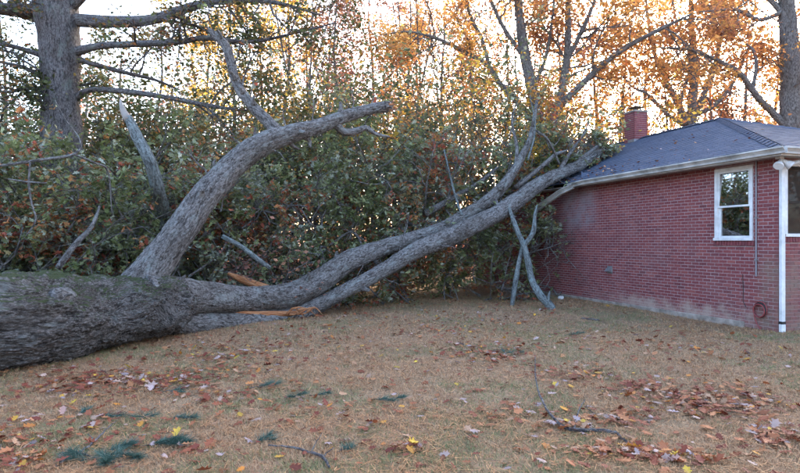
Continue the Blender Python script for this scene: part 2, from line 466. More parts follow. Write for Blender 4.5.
CONCRETE = flat_mat('concrete', (.34, .29, .25), .9, .2, .3, 5, bump=.4)
BLACK = flat_mat('black_rubber', (.02, .02, .022), .5, .4)
METAL = flat_mat('grey_metal', (.30, .30, .31), .4, .5, .15, 8, .6)
CONDUIT = flat_mat('grey_conduit', (.22, .21, .23), .55, .4)
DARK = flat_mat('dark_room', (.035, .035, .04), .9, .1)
CURTAIN = flat_mat('curtain', (.38, .40, .44), .9, .1, .15, 14)
HOSE = flat_mat('red_hose', (.26, .05, .05), .45, .4)
def glass_mat():
    m, t, out = nmat('window_glass')
    fr = N(t, 'ShaderNodeFresnel'); fr.inputs[0].default_value = 1.75
    tr = N(t, 'ShaderNodeBsdfTransparent'); tr.inputs[0].default_value = (.75, .80, .82, 1)
    gl = N(t, 'ShaderNodeBsdfGlossy'); gl.inputs['Roughness'].default_value = .02
    mx = N(t, 'ShaderNodeMixShader'); ad = N(t, 'ShaderNodeMath', operation='MULTIPLY_ADD'); ad.inputs[1].default_value = 1.4; ad.inputs[2].default_value = .52
    t.links.new(fr.outputs[0], ad.inputs[0]); t.links.new(ad.outputs[0], mx.inputs[0]); t.links.new(tr.outputs[0], mx.inputs[1]); t.links.new(gl.outputs[0], mx.inputs[2])
    t.links.new(mx.outputs[0], out.inputs[0]); return m
GLASS = glass_mat()
def screen_mat():
    m, t, out = nmat('insect_screen'); tr = N(t, 'ShaderNodeBsdfTransparent'); d = N(t, 'ShaderNodeBsdfDiffuse'); d.inputs[0].default_value = (.05, .038, .03, 1)
    mx = N(t, 'ShaderNodeMixShader'); mx.inputs[0].default_value = .62; t.links.new(tr.outputs[0], mx.inputs[1]); t.links.new(d.outputs[0], mx.inputs[2]); t.links.new(mx.outputs[0], out.inputs[0]); return m
SCREEN = screen_mat()
def shingle_mat():
    m, t, out = nmat('shingles'); tc = N(t, 'ShaderNodeTexCoord'); tc.object = house; p = tc.outputs['Object']
    n = noise(t, 5, p, 5, .7); sp = noise(t, 90, p, 3, .8); rd = N(t, 'ShaderNodeAttribute', attribute_name='rnd')
    c = ramp(t, [(0, (.036, .050, .080)), (1, (.066, .085, .128))], rd.outputs['Fac']).outputs[0]
    c = mixc(t, .5, c, ramp(t, [(.3, (.038, .05, .08)), (.7, (.105, .128, .185))], sp).outputs[0])
    c = mixc(t, ramp(t, [(.5, (0, 0, 0)), (.7, (.5, .5, .5))], n).outputs[0], c, (.12, .125, .15))
    principled(t, out, c, .9, .2, sp, .4, .01); return m
SHINGLE = shingle_mat()

# openings, local coordinates (along wall a0..a1, height h0..h1)
SIDE_WIN = (.515, 1.406, 1.69, 3.14)
FRONT_WIN = (.16, 1.06, 1.76, 3.12)
CH, BL, BH, JT = .0677, .203, .0590, .0085

def wall_core(parent, side):
    """mortar body of one wall with its window opening, 6 mm behind the brick faces"""
    mb = MB(); a0, a1, h0, h1 = SIDE_WIN if side else FRONT_WIN; L = HL if side else HW; d0, d1 = .006, .25
    for lo, hi, b, e in ((.0, a0, 0, WT), (a1, L, 0, WT), (a0, a1, 0, h0), (a0, a1, h1, WT)):
        if side: mb.box((d0 - .003, lo + (.006 if lo == 0 else 0), b), (d1, hi, e))
        else: mb.box((lo + (.251 if lo == 0 and a0 > .26 else .007), d0 + .001, b), (hi, d1, e)) if hi - lo > .02 else None
    return mb.build('wall', MORTAR, parent)
side_wall = wall_core(house, True); side_wall['label'] = 'long red brick side wall facing the fallen tree'
front_wall = wall_core(house, False); front_wall['label'] = 'front brick wall at the right edge of the picture'

NVAR = 14
def brick_mesh(L, rnd):
    b = .004; h = BH; d = .05                        # face chamfer, height, depth; outward is -y here, centred on x
    V = np.array([[-L/2, d, 0], [L/2, d, 0], [L/2, d, h], [-L/2, d, h], [-L/2, b, 0], [L/2, b, 0], [L/2, b, h], [-L/2, b, h],
                  [-L/2 + b, 0, b], [L/2 - b, 0, b], [L/2 - b, 0, h - b], [-L/2 + b, 0, h - b]])
    F = np.array([[8, 9, 10, 11], [4, 5, 9, 8], [5, 6, 10, 9], [6, 7, 11, 10], [7, 4, 8, 11], [0, 1, 5, 4], [1, 2, 6, 5], [2, 3, 7, 6], [3, 0, 4, 7]])
    return V, F
brick_variants = {}
def brick_variant(L, k):
    key = (round(L, 2), k)
    if key not in brick_variants:
        V, F = brick_mesh(L, 0); brick_variants[key] = make_mesh('brick', V, F, BRICK, False, {'rnd': np.full(len(F), (k + .5) / NVAR)})
    return brick_variants[key]

def lay_bricks():
    items = []                                        # (wall, centre along, height, length)
    for side, L, win in ((True, HL, SIDE_WIN), (False, HW, FRONT_WIN)):
        for c in range(int(WT / CH)):
            z = c * CH + .005; off = 0 if (c % 2) ^ (not side) else -BL / 2
            k = 0
            while True:
                a, b = off + k * BL, off + (k + 1) * BL - JT; k += 1
                if a >= L: break
                a = max(a, 0.0); b = min(b, L)
                segs = [(a, b)]
                if z + BH > win[2] - .10 and z < win[3]:   # window opening and its sill course
                    w0, w1 = win[0] - .004, win[1] + .004
                    segs = [(s0, s1) for s0, s1 in ((a, min(b, w0)), (max(a, w1), b)) if s1 - s0 > .02]
                for s0, s1 in segs:
                    if s1 - s0 > .02: items.append((side, (s0 + s1) / 2, z, s1 - s0))
    return items
items = lay_bricks()
def bkey(it):
    side, a, z, L = it
    wp = (6.93 - .301 * a, 10.64 + .954 * a) if side else (6.93 + .954 * a, 10.64 + .301 * a)
    px = 400 + FPX * wp[0] / wp[1]
    if px > 802 or px < 545: return 0
    return L * (478 / 580 if side else 1) / wp[1] ** 1.5
items.sort(key=bkey, reverse=True)
NEARB = 298
rest = {True: [], False: []}
ROT_SIDE = Matrix.Rotation(-math.pi / 2, 4, 'Z')      # outward -y -> -x ; along x -> -y
for n_, (side, a, z, L) in enumerate(items):
    k = int(np.clip(rng.normal(.5, .24), 0, .999) * NVAR); proud = float(np.clip(rng.normal(0, .0012), -.003, .0008))
    if n_ < NEARB:
        o = link('brick', brick_variant(L, k), side_wall if side else front_wall)
        if side: o.matrix_local = Matrix.Translation((proud, a, z)) @ ROT_SIDE
        else: o.matrix_local = Matrix.Translation((a, proud, z))
    else: rest[side].append((a, z, L, k, proud))
for side in (True, False):
    Vs, Fs, rn, n0 = [], [], [], 0
    for a, z, L, k, proud in rest[side]:
        V, F = brick_mesh(L, 0)
        V = (np.stack([V[:, 1] + proud, a - V[:, 0], V[:, 2] + z], -1) if side else np.stack([V[:, 0] + a, V[:, 1] + proud, V[:, 2] + z], -1))
        Vs.append(V); Fs.append(F + n0); n0 += len(V); rn += [(k + rng.random()) / NVAR] * len(F)
    o = link('brickwork', make_mesh('brickwork', np.concatenate(Vs), np.concatenate(Fs), BRICK, False, {'rnd': rn}), side_wall if side else front_wall)
    o['kind'] = 'stuff'

# back walls so the house is closed
MB().box((HW - .25, .26, 0), (HW, HL, WT)).build('wall', MORTAR, house)
MB().box((.26, HL - .25, 0), (HW - .26, HL, WT)).build('wall', MORTAR, house)
# concrete footing showing at the foot of the side wall
MB().box((-.03, .7, -.3), (.05, HL, .10)).build('footing', CONCRETE, house, bevel=.01)

def window(win, side):
    a0, a1, h0, h1 = win
    wn = empty('window', parent=house)
    if side: wn.matrix_local = Matrix.Translation((0, 0, 0)) @ ROT_SIDE     # local x -> -y of the house
    sg = -1 if side else 1
    x0, x1 = (-a1, -a0) if side else (a0, a1)
    def bx(name, m, u0, u1, v0, v1, d0, d1, bev=.004):
        return MB().box((u0, d0, v0), (u1, d1, v1)).build(name, m, wn, bevel=bev)
    fw = .065
    mb = MB(); mb.box((x0, -.02, h0), (x0 + fw, .12, h1)); mb.box((x1 - fw, -.02, h0), (x1, .12, h1)); mb.box((x0 + fw, -.018, h1 - fw), (x1 - fw, .12, h1))
    mb.build('frame', WHITE, wn, bevel=.006)
    bx('sill', WHITE, x0 - .01, x1 + .01, h0 - .012, h0 + .045, -.045, .12)
    i0, i1 = x0 + fw, x1 - fw; b0, t1 = h0 + .045, h1 - fw; mid = b0 + (t1 - b0) * .47; st = .038
    def sash(name, v0, v1, d):
        mb = MB(); mb.box((i0, d, v0), (i0 + st, d + .035, v1)); mb.box((i1 - st, d, v0), (i1, d + .035, v1))
        mb.box((i0 + st, d + .001, v0), (i1 - st, d + .034, v0 + st)); mb.box((i0 + st, d + .001, v1 - st), (i1 - st, d + .034, v1))
        mb.build(name, WHITE, wn, bevel=.003)
    sash('sash', mid - .02, t1, .0); sash('sash', b0, mid + .09, .037)
    pn_ = MB().box((i0 + st - .004, 0, -.004), (i1 - st + .004, .004, t1 - st - mid - .012)).build('pane', GLASS, wn, loc=(0, .004, mid + .016)); pn_.rotation_euler = (R(-4), 0, 0)
    bx('pane', GLASS, i0 + st, i1 - st, b0 + st, mid + .056, .052, .056, 0)
    if not side: bx('insect_screen', SCREEN, i0 + .004, i1 - .004, b0 + .004, t1 - .004, -.012, -.010, 0)
    # brick-on-edge sill course below
    nb = int((x1 - x0 + .08) / .068)
    for k in range(nb):
        V, F = brick_mesh(.0577, 0)
        me = make_mesh('sill_brick', V * [1, 1.8, 1.62], F, BRICK, False, {'rnd': np.full(len(F), rng.random() * .4)})
        o = link('sill_brick', me, wn); o.matrix_local = Matrix.Translation((x0 - .02 + k * .068 + .03, -.028, h0 - .112)) @ Matrix.Rotation(R(-6), 4, 'X')
    # the room behind and its curtain
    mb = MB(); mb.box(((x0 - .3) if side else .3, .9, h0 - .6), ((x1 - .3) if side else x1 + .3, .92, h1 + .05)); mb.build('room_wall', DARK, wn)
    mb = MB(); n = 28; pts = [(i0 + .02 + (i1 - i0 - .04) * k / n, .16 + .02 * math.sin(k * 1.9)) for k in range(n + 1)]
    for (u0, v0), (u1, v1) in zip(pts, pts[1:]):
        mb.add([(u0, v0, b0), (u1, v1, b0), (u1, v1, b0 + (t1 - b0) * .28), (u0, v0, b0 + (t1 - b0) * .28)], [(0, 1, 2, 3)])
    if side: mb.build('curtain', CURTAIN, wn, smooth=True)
    return wn
w1 = window(SIDE_WIN, True); w1['label'] = 'white double-hung window in the side wall reflecting the sky'
w2 = window(FRONT_WIN, False); w2['label'] = 'window beside the white downpipe at the right edge'

# roof: main hip, eaves at 3.33 m, ridge at 5.08 m
EZ, RZ = 3.30, 5.08
HX0, HX1, HY0, HY1 = -OV, HW + OV, -OV, HL + OV
RXm = (HX0 + HX1) / 2; RY0, RY1 = HY0 + 5.1, HY1 - 3.0
roof = empty('roof', parent=house)
def roof_face(name, e0, e1, r1, r0):
    """shingle courses from the eave e0-e1 up to the ridge r0-r1, each tab a slightly tilted quad"""
    e0, e1, r0, r1 = map(lambda q: np.array(q, float), (e0, e1, r0, r1))
    nC = 30; V, F, rn = [], [], []
    nrm = unit(np.cross(e1 - e0, r0 - e0)); nrm = nrm if nrm[2] > 0 else -nrm
    for c in range(nC):
        t0, t1 = c / nC, (c + 1) / nC
        A0, A1 = e0 + (r0 - e0) * t0, e1 + (r1 - e1) * t0; B0, B1 = e0 + (r0 - e0) * t1, e1 + (r1 - e1) * t1
        Ln = np.linalg.norm(A1 - A0); k = max(1, int(Ln / .31)); off = rng.random()
        cuts = np.clip((np.arange(k + 2) - off) / k, 0, 1)
        for u0, u1 in zip(cuts, cuts[1:]):
            if u1 - u0 < 1e-4: continue
            g = .003 / max(Ln, .1); lift = .007 + rng.random() * .004
            q = [A0 + (A1 - A0) * (u0 + g) + nrm * lift, A0 + (A1 - A0) * (u1 - g) + nrm * lift, B0 + (B1 - B0) * (u1 - g) + nrm * .002, B0 + (B1 - B0) * (u0 + g) + nrm * .002]
            q += [A0 + (A1 - A0) * (u0 + g), A0 + (A1 - A0) * (u1 - g)]
            n0 = len(V); V += q; F += [[n0, n0+1, n0+2, n0+3], [n0+4, n0+5, n0+1, n0]]; rr = rng.random(); rn += [rr, rr]
    o = link('shingles', make_mesh('shingles', np.array(V), np.array(F), SHINGLE, False, {'rnd': rn}), roof); o['kind'] = 'stuff'
    return o
cE = [(HX0, HY0, EZ), (HX1, HY0, EZ), (HX1, HY1, EZ), (HX0, HY1, EZ)]; Ra, Rb = (RXm, RY0, RZ), (RXm, RY1, RZ)
roof_face('l', cE[0], cE[3], Rb, Ra); roof_face('f', cE[0], cE[1], Ra, Ra); roof_face('r', cE[1], cE[2], Rb, Ra); roof_face('b', cE[2], cE[3], Rb, Rb)
dk = np.array(cE + [Ra, Rb], float); dk[:, 2] -= .012
link('roof_deck', make_mesh('roof_deck', dk, [np.array([[0, 4, 5, 3], [1, 2, 5, 4]]), np.array([[0, 1, 4], [2, 3, 5]])], DARK), roof)
def strip(p, q, wd_, name):
    p, q = np.array(p, float), np.array(q, float); k = int(np.linalg.norm(q - p) / .25); s_ = unit(np.cross(q - p, [0, 0, 1]))
    mb = MB()
    for j in range(k):
        a = p + (q - p) * j / k; b = p + (q - p) * (j + 1.08) / k; l0, l1 = .02, .035
        dn = np.array([0, 0, -.05])
        V = [a + s_*wd_ + dn + [0,0,l1], a + [0,0,l1+.012], a - s_*wd_ + dn + [0,0,l1], b + s_*wd_ + dn + [0,0,l0], b + [0,0,l0+.012], b - s_*wd_ + dn + [0,0,l0]]
        mb.add(V, [(0, 1, 4, 3), (1, 2, 5, 4), (0, 3, 5, 2)])
    o = mb.build(name, SHINGLE, roof); o['kind'] = 'stuff'
strip(Ra, Rb, .13, 'ridge_cap'); strip(cE[0], Ra, .12, 'hip_cap'); strip(cE[1], Ra, .12, 'hip_cap'); strip(cE[3], Rb, .12, 'hip_cap')
# soffit, fascia, gutters
mb = MB(); z0, z1 = 3.20, 3.215
mb.box((HX0 + .03, HY0 + .03, z0), (.20, HY1 - .03, z1)); mb.box((.201, HY0 + .03, z0), (HX1 - .03, .2, z1)); mb.build('soffit', SOFFIT, house)
MB().box((HX0, HY0, 3.17), (HX0 + .025, 5.9, 3.295)).build('fascia', GUTTER, house, bevel=.004)
MB().box((HX0 + .026, HY0, 3.17), (HX1, HY0 + .025, 3.295)).build('fascia', GUTTER, house, bevel=.004)
def gutter(path, name, parent, zt=3.30):
    """K-style gutter: profile swept along the path (x, y, z, side vector)"""
    prof = [(0, -.11), (.055, -.115), (.06, -.08), (.10, -.03), (.115, -.03), (.115, 0), (.105, 0), (.10, -.02), (.052, -.07), (.048, -.105), (.004, -.10), (.004, 0), (0, 0)]
    V, F = [], []; n = len(prof)
    for (q, sv) in path:
        for (o_, h_) in prof: V.append(np.array(q) + np.array(sv) * o_ + [0, 0, h_])
    for j in range(len(path) - 1):
        for k in range(n):
            k2 = (k + 1) % n; F.append([j*n + k, j*n + k2, (j+1)*n + k2, (j+1)*n + k])
    me = make_mesh(name, np.array(V), [np.array(F), np.array([list(range(n))[::-1], [(len(path)-1)*n + k for k in range(n)]])], GUTTER)
    return link(name, me, parent)
gutter([((HX0 - .001, HY0 - .115, 3.315), (-1, 0, 0)), ((HX0 - .001, 3, 3.312), (-1, 0, 0)), ((HX0 - .001, 5.3, 3.305), (-1, 0, 0)), ((HX0 - .001, 5.95, 3.26), (-1, 0, 0))], 'gutter', house)
gutter([((HX0 - .001, HY0 - .001, 3.315), (0, -1, 0)), ((HX1, HY0 - .001, 3.31), (0, -1, 0))], 'gutter', house)
bent = gutter([((HX0 - .01, 5.75, 3.22), (-.97, -.1, .2)), ((HX0 - .06, 6.25, 3.10), (-.95, -.15, .3)), ((HX0 - .12, 6.9, 2.86), (-.9, -.15, .4)), ((HX0 - .2, 7.6, 2.58), (-.9, -.1, .4))], 'gutter', house)
bent['label'] = 'torn end of the gutter bent down under the fallen limb'
# chimney on the ridge
ch = empty('chimney', parent=house)
cx0, cx1, cy0, cy1, cz0, cz1 = RXm - .32, RXm + .18, 7.80, 8.30, 4.3, 5.95
MB().box((cx0 + .006, cy0 + .006, cz0), (cx1 - .006, cy1 - .006, cz1 - .02)).build('mortar', MORTAR, ch)
for c in range(int((cz1 - cz0) / CH)):
    z = cz0 + c * CH + .005
    for face in range(4):
        L = (cx1 - cx0) if face in (0, 2) else (cy1 - cy0); off = 0 if c % 2 else -BL / 2; k = 0
        while True:
            a, b = max(off + k*BL, 0), min(off + (k+1)*BL - JT, L); k += 1
            if a >= L - .03: break
            o = link('brick', brick_variant(max(.03, round((b - a) / .02) * .02 - .001), int(rng.random() * NVAR * .8)), ch)
            m_ = (a + b) / 2
            o.matrix_local = (Matrix.Translation((cx0 + m_, cy0, z)), Matrix.Translation((cx1, cy0 + m_, z)) @ Matrix.Rotation(math.pi/2, 4, 'Z'),
                              Matrix.Translation((cx0 + m_, cy1, z)) @ Matrix.Rotation(math.pi, 4, 'Z'), Matrix.Translation((cx0, cy0 + m_, z)) @ ROT_SIDE)[face]
MB().box((cx0 - .02, cy0 - .02, cz1 - .02), (cx1 + .02, cy1 + .02, cz1 + .04)).build('crown_slab', CONCRETE, ch, bevel=.01)
mb = MB()
for sx in (cx0 + .15, cx1 - .17):
    for sy in (cy0 + .12, cy1 - .14): mb.box((sx, sy, cz1 + .04), (sx + .02, sy + .02, cz1 + .16))
mb.add([(cx0 + .05, cy0 + .03, cz1 + .16), (cx1 - .05, cy0 + .03, cz1 + .16), (cx1 - .05, cy1 - .03, cz1 + .16), (cx0 + .05, cy1 - .03, cz1 + .16), ((cx0+cx1)/2, (cy0+cy1)/2, cz1 + .25)],
       [(0, 1, 4), (1, 2, 4), (2, 3, 4), (3, 0, 4), (3, 2, 1, 0)])
mb.build('rain_cap', BLACK, ch)
MB().box((cx0 - .03, cy0 - .012, 4.93), (cx0 + .30, cy0 + .3, 5.02)).build('flashing', METAL, ch); MB().box((cx0 - .012, cy0 - .03, 4.62), (cx0 + .2, cy1 + .02, 4.80)).build('flashing', METAL, ch)

rl = []
for k in range(220):
    a_ = abs(rng.normal(0, .5)) + .02 if k < 150 else rng.uniform(.1, 2.6); b_ = 6.6 + rng.normal(0, 1.3) if k < 150 else rng.uniform(1, 9)
    rl.append((HX0 + a_, b_, EZ + a_ * (RZ - EZ) / (RXm - HX0) + .03))
o = leaf_obj('roof_leaves', np.array(rl), rng.uniform(.05, .11, 220), T_LOBED, LITTER, house, rng.random(220) ** 1.5 * .85, .4); o['label'] = 'brown leaves and debris lying on the shingles above the gutter'
for k in range(26):
    a_ = rng.uniform(.05, .9); b_ = 6.9 + rng.normal(0, .5); zr = EZ + a_ * (RZ - EZ) / (RXm - HX0); wl = rng.uniform(.08, .2)
    o = MB().box((-wl / 2, -.09, 0), (wl / 2, .09, .006)).build('torn_shingle', SHINGLE, roof, loc=(HX0 + a_, b_, zr + .03)); o.rotation_euler = (rng.normal(0, .35), -.4 + rng.normal(0, .35), rng.random() * 6.28)
# downpipe with black joint, elbow to the front gutter
dp = empty('downspout', parent=house)
MB().box((.015, -.075, .17), (.10, -.006, 3.02)).build('pipe', WHITE, dp, bevel=.012)
MB().box((.009, -.081, .15), (.106, -.004, .20)).build('joint', BLACK, dp, bevel=.006)
MB().box((.011, -.079, 0), (.104, -.005, .149)).build('foot', WHITE, dp, bevel=.012)
MB().tube([(.058, -.04, 2.99), (.075, -.05, 3.04), (.24, -.18, 3.10), (.36, -.36, 3.15), (.38, -.42, 3.22)], .042, 12).build('elbow', WHITE, dp, smooth=True)
# conduit, thin cable, hose reel, dryer vent, floodlight
MB().tube([(-.022, .43, 3.2), (-.022, .43, 1.0)], .016, 10).build('conduit', CONDUIT, house, smooth=True)
mb = MB()
for z in (2.9, 2.1, 1.3): mb.box((-.042, .405, z), (-.001, .455, z + .03))
mb.build('conduit_clip', METAL, house)['kind'] = 'stuff'
MB().tube([(-.008, .74, 1.02), (-.010, .72, .7), (-.009, .73, .5), (-.012, .66, .38)], .005, 6).build('cable', BLACK, house, smooth=True)
ho = empty('hose', parent=house)
for k in range(3):
    pts = [(-.03 - .022 * k, .33 + (.135 - .008*k) * math.cos(a) , .38 - .012*k + (.14 - .012*k) * math.sin(a) * 1.05) for a in np.linspace(0, 2*math.pi, 33)]
    MB().tube(pts, .011, 8, False).build('coil', HOSE if k != 1 else BLACK, ho, smooth=True)
MB().tube([(-.05, .45, .36), (-.05, .44, .22), (-.06, .38, .1), (-.08, .30, .04), (-.12, .26, .03)], .011, 8).build('tail', HOSE, ho, smooth=True)
MB().box((-.03, .31, .50), (-.001, .35, .56)).build('hook', METAL, ho, bevel=.004)
dv = empty('dryer_vent', parent=house)
MB().box((-.014, 4.66, .83), (-.001, 4.86, 1.02)).build('plate', METAL, dv, bevel=.003)
MB().add([(-.015, 4.68, 1.0), (-.015, 4.84, 1.0), (-.13, 4.68, .88), (-.13, 4.84, .88), (-.015, 4.68, .86), (-.015, 4.84, .86)],
         [(0, 1, 3, 2), (2, 3, 5, 4), (0, 2, 4), (1, 5, 3)]).build('hood', METAL, dv)
fl = empty('floodlight', parent=house)
FLX, FLY, FLZ = -.10, -.12, 3.17
MB().box((FLX - .05, FLY - .05, FLZ - .02), (FLX + .05, FLY + .05, 3.199)).build('junction_box', WHITE, fl, bevel=.008)
MB().tube([(FLX, FLY - .02, FLZ - .02), (FLX, FLY - .02, FLZ - .13)], .04, 10).build('sensor', BLACK, fl, smooth=True)
for s_, dr in ((-1, (-.62, -.25, -.62)), (1, (.55, -.50, -.60))):
    d = unit(np.array(dr)); b0 = np.array([FLX, FLY - .03, FLZ - .03])
    ts = [0, .04, .09, .15, .19, .20]; rs = [.026, .036, .044, .075, .086, .08]
    MB().tube([b0 + d * q for q in ts], rs, 16).build('lamp_head', WHITE, fl, smooth=True)

# ------------------------------------------------------------------ the fallen oak
oak = empty('fallen_oak', tuple(P(0, 371, 7.4)))
def oak_limb(name, spec, mat, **k):
    o, pts, rad = limb(name, spec, mat, None, **k)
    o.parent = oak; o.matrix_parent_inverse = Matrix.Translation(-Vector(oak.location)); return o, pts, rad
tag(oak, 'huge uprooted grey oak lying across the lawn onto the house roof', 'fallen tree')
trunk, tp, tr = oak_limb('trunk', [(-330, 360, 5.6, .95), (-190, 345, 6.1, .74), (-80, 331, 6.9, .66), (0, 325, 7.5, .625), (50, 321, 8.1, .60), (100, 313, 8.9, .56), (145, 306, 9.7, .53), (170, 306, 10.1, .46), (184, 310, 10.35, .30), (190, 313, 10.45, .1)],
                          BARK_TRUNK, sides=320, step=.016, rough=.08, fiss=.032, lump=.18)
lA, pA, rA = oak_limb('limb', [(140, 298, 9.6, .42), (175, 297, 10.2, .36), (205, 298, 10.8, .31), (250, 299, 11.8, .26), (290, 295, 12.5, .26), (320, 280, 13.0, .265), (350, 261, 13.5, .255), (385, 247, 14.1, .21),
                              (405, 241, 14.4, .185), (435, 231, 14.9, .18), (460, 219, 15.2, .175), (485, 203, 15.5, .16), (505, 183, 15.7, .14), (520, 160, 15.9, .11), (531, 135, 16.1, .075), (537, 100, 16.3, .04)], BARK_OAK, sides=110, step=.025, rough=.06, fiss=.016, lump=.1)
lB, pB, rB = oak_limb('limb', [(150, 316, 9.8, 0.276), (200, 322, 10.7, 0.230), (245, 322, 11.6, 0.212), (290, 317, 12.5, 0.202), (310, 309, 12.75, 0.184), (330, 299, 13.0, 0.170), (350, 288, 13.15, 0.166), (377, 274, 13.4, 0.170), (417, 250, 13.85, 0.198), (451, 236, 14.4, 0.221), (485, 220, 15.0, 0.225), (515, 202, 15.6, 0.225),
                              (535, 187, 16.0, 0.207), (550, 178, 16.4, 0.189), (578, 166, 17.1, 0.161), (596, 154, 17.6, 0.120), (604, 148, 17.8, 0.074)], BARK_OAK, sides=110, step=.025, rough=.06, fiss=.016, lump=.1)
lC, pC, rC = oak_limb('limb', [(138, 288, 9.75, 0.344), (152, 268, 9.9, 0.295), (175, 238, 10.1, 0.262), (205, 196, 10.4, 0.242), (235, 163, 10.7, 0.234), (262, 145, 10.9, 0.221), (290, 134, 11.2, 0.172), (320, 126, 11.5, 0.143), (350, 115, 11.9, 0.131), (372, 109, 12.1, 0.123), (387, 107, 12.25, 0.119)],
                      BARK_OAK, sides=110, step=.03, rough=.06, fiss=.013, lump=.1)
lD, pD, rD = oak_limb('limb', [(284, 141, 11.1, .13), (268, 122, 11.2, .115), (250, 103, 11.3, .10), (237, 84, 11.4, .095), (231, 62, 11.5, .09), (226, 47, 11.55, .09), (218, 38, 11.6, .08), (209, 30, 11.65, .05)], BARK_OAK, sides=48, step=.03, rough=.08, fiss=.006, lump=.15)
oak_limb('limb', [(336, 124, 11.7, .09), (344, 132, 11.8, .085), (356, 131, 11.9, .075), (366, 128, 12.0, .055), (376, 134, 12.05, .04), (390, 137, 12.1, .02)], BARK_OAK, sides=20, rough=.08)
lE, pE, rE = oak_limb('limb', [(172, 245, 12.6, 0.133), (165, 215, 12.1, 0.129), (158, 190, 11.4, 0.125), (150, 162, 11.05, 0.117), (138, 138, 11.1, 0.109), (128, 118, 11.15, 0.086)], BARK_PALE, sides=48, step=.03, rough=.08, fiss=.006, lump=.1)
oak_limb('torn_wood', [(129, 120, 11.14, 0.080), (124, 112, 11.16, 0.056), (121, 104, 11.18, 0.028), (120, 99, 11.2, 0.005)], flat_mat('fresh_splinter', (.27, .24, .215), .8), sides=14, rough=.35)
# old branch collars on the trunk
kn, _, _ = oak_limb('knot', [(62, 300, 7.95, .20), (57, 299, 7.75, .15), (53, 300, 7.62, .10), (51, 300, 7.58, .02)], BARK_OAK, sides=40, step=.02, rough=.1, fiss=.01)
oak_limb('knot', [(112, 290, 9.35, .22), (130, 295, 9.42, .30), (150, 307, 9.50, .33), (164, 320, 9.65, .28), (169, 326, 9.72, .15), (170, 328, 9.75, .03)], BARK_TRUNK, sides=110, step=.022, rough=.08, fiss=.02, lump=.1)
oak_limb('torn_wood', [(226, 313, 11.2, .02), (245, 313, 11.5, .05), (270, 314, 11.95, .065), (292, 313, 12.25, .05), (303, 310, 12.35, .01)], TORN, sides=24, step=.03, rough=.25)
for q in range(7):
    a = 286 + 3 * q + rng.normal(0, 2)
    oak_limb('splinter', [(a, 313 + rng.normal(0, 1.5), 12.05, .03), (a + 8, 311 + rng.normal(0, 3), 12.1, .018), (a + 17 + rng.normal(0, 4), 312 + rng.normal(0, 6), 12.15, .003)], TORN, sides=6)
oak_limb('torn_wood', [(288, 296, 12.75, .08), (262, 287, 12.6, .09), (244, 280, 12.5, .085), (228, 273, 12.4, .04)], TORN, sides=20, step=.03, rough=.15)
for bsp in ([(570, 168, 16.95, .08), (590, 152, 17.4, .055), (606, 140, 17.8, .03), (618, 133, 18.1, .008)], [(580, 164, 17.2, .07), (598, 156, 17.6, .045), (612, 151, 18.0, .025), (628, 146, 18.4, .006)],
            [(560, 170, 16.7, .06), (572, 150, 16.9, .045), (584, 134, 17.2, .025), (590, 118, 17.4, .008)], [(588, 158, 17.4, .05), (600, 143, 17.7, .03), (602, 130, 17.8, .008)]):
    oak_limb('branch', bsp, BARK_OAK, sides=12, step=.06, rough=.12)
for q in range(9):
    oak_limb('splinter', [(590 + rng.normal(0, 3), 158 + rng.normal(0, 2), 17.5, .05), (603 + rng.normal(0, 3), 150 + rng.normal(0, 3), 17.8, .03), (614 + rng.normal(0, 6), 144 + rng.normal(0, 4), 18.0, .004)], TORN if q % 2 else BARK_OAK, sides=6)

# secondary branches of the broken crown, drawn after the photograph
second = [
    [(425, 214, 15.5, .10), (455, 197, 15.9, .085), (480, 182, 16.2, .06), (498, 167, 16.4, .03)],
    [(498, 196, 15.6, .08), (512, 178, 15.8, .07), (517, 150, 16.0, .05), (512, 120, 16.2, .03), (520, 95, 16.3, .012)],
    [(515, 188, 16, .07), (540, 168, 16.3, .06), (555, 155, 16.5, .05), (568, 150, 16.7, .02)],
    [(-20, 168, 9.5, 0.0216), (0, 166, 9.5, 0.0216), (40, 160, 9.6, 0.0252), (75, 154, 9.8, 0.0216), (80, 140, 9.9, 0.0130), (66, 120, 10, 0.0086), (55, 100, 10, 0.0043)],
    [(8, 179, 9.5, 0.0115), (28, 182, 9.5, 0.0173), (47, 183, 9.6, 0.0115)], [(30, 162, 9.55, 0.0144), (29, 185, 9.5, 0.0187), (32, 205, 9.5, 0.0158), (36, 220, 9.5, 0.0144), (26, 236, 9.4, 0.0086)],
    [(75, 155, 9.8, 0.0187), (95, 163, 10, 0.0187), (108, 172, 10.3, 0.0158), (112, 215, 10.5, 0.0086)],
    [(222, 236, 12.0, .05), (240, 246, 12.1, .055), (256, 258, 12.2, .055), (270, 268, 12.3, .045)],
    [(58, 268, 9.6, .05), (75, 245, 9.9, .05), (92, 226, 10.2, .04), (100, 205, 10.4, .02)],
    [(330, 245, 14.6, .03), (352, 232, 14.8, .03), (365, 250, 14.5, .02)],
    [(444, 150, 15.5, .02), (455, 195, 15.2, .03), (462, 215, 15, .03)], [(530, 95, 15.8, .01), (535, 130, 15.8, .022), (528, 160, 15.8, .03)],
    [(535, 130, 15.8, .03), (548, 140, 15.9, .03), (560, 165, 16.4, .03)],
]
for sp in second: oak_limb('branch', sp, BARK_PALE if rng.random() < .3 else BARK_OAK, sides=10, step=.08, rough=.1)

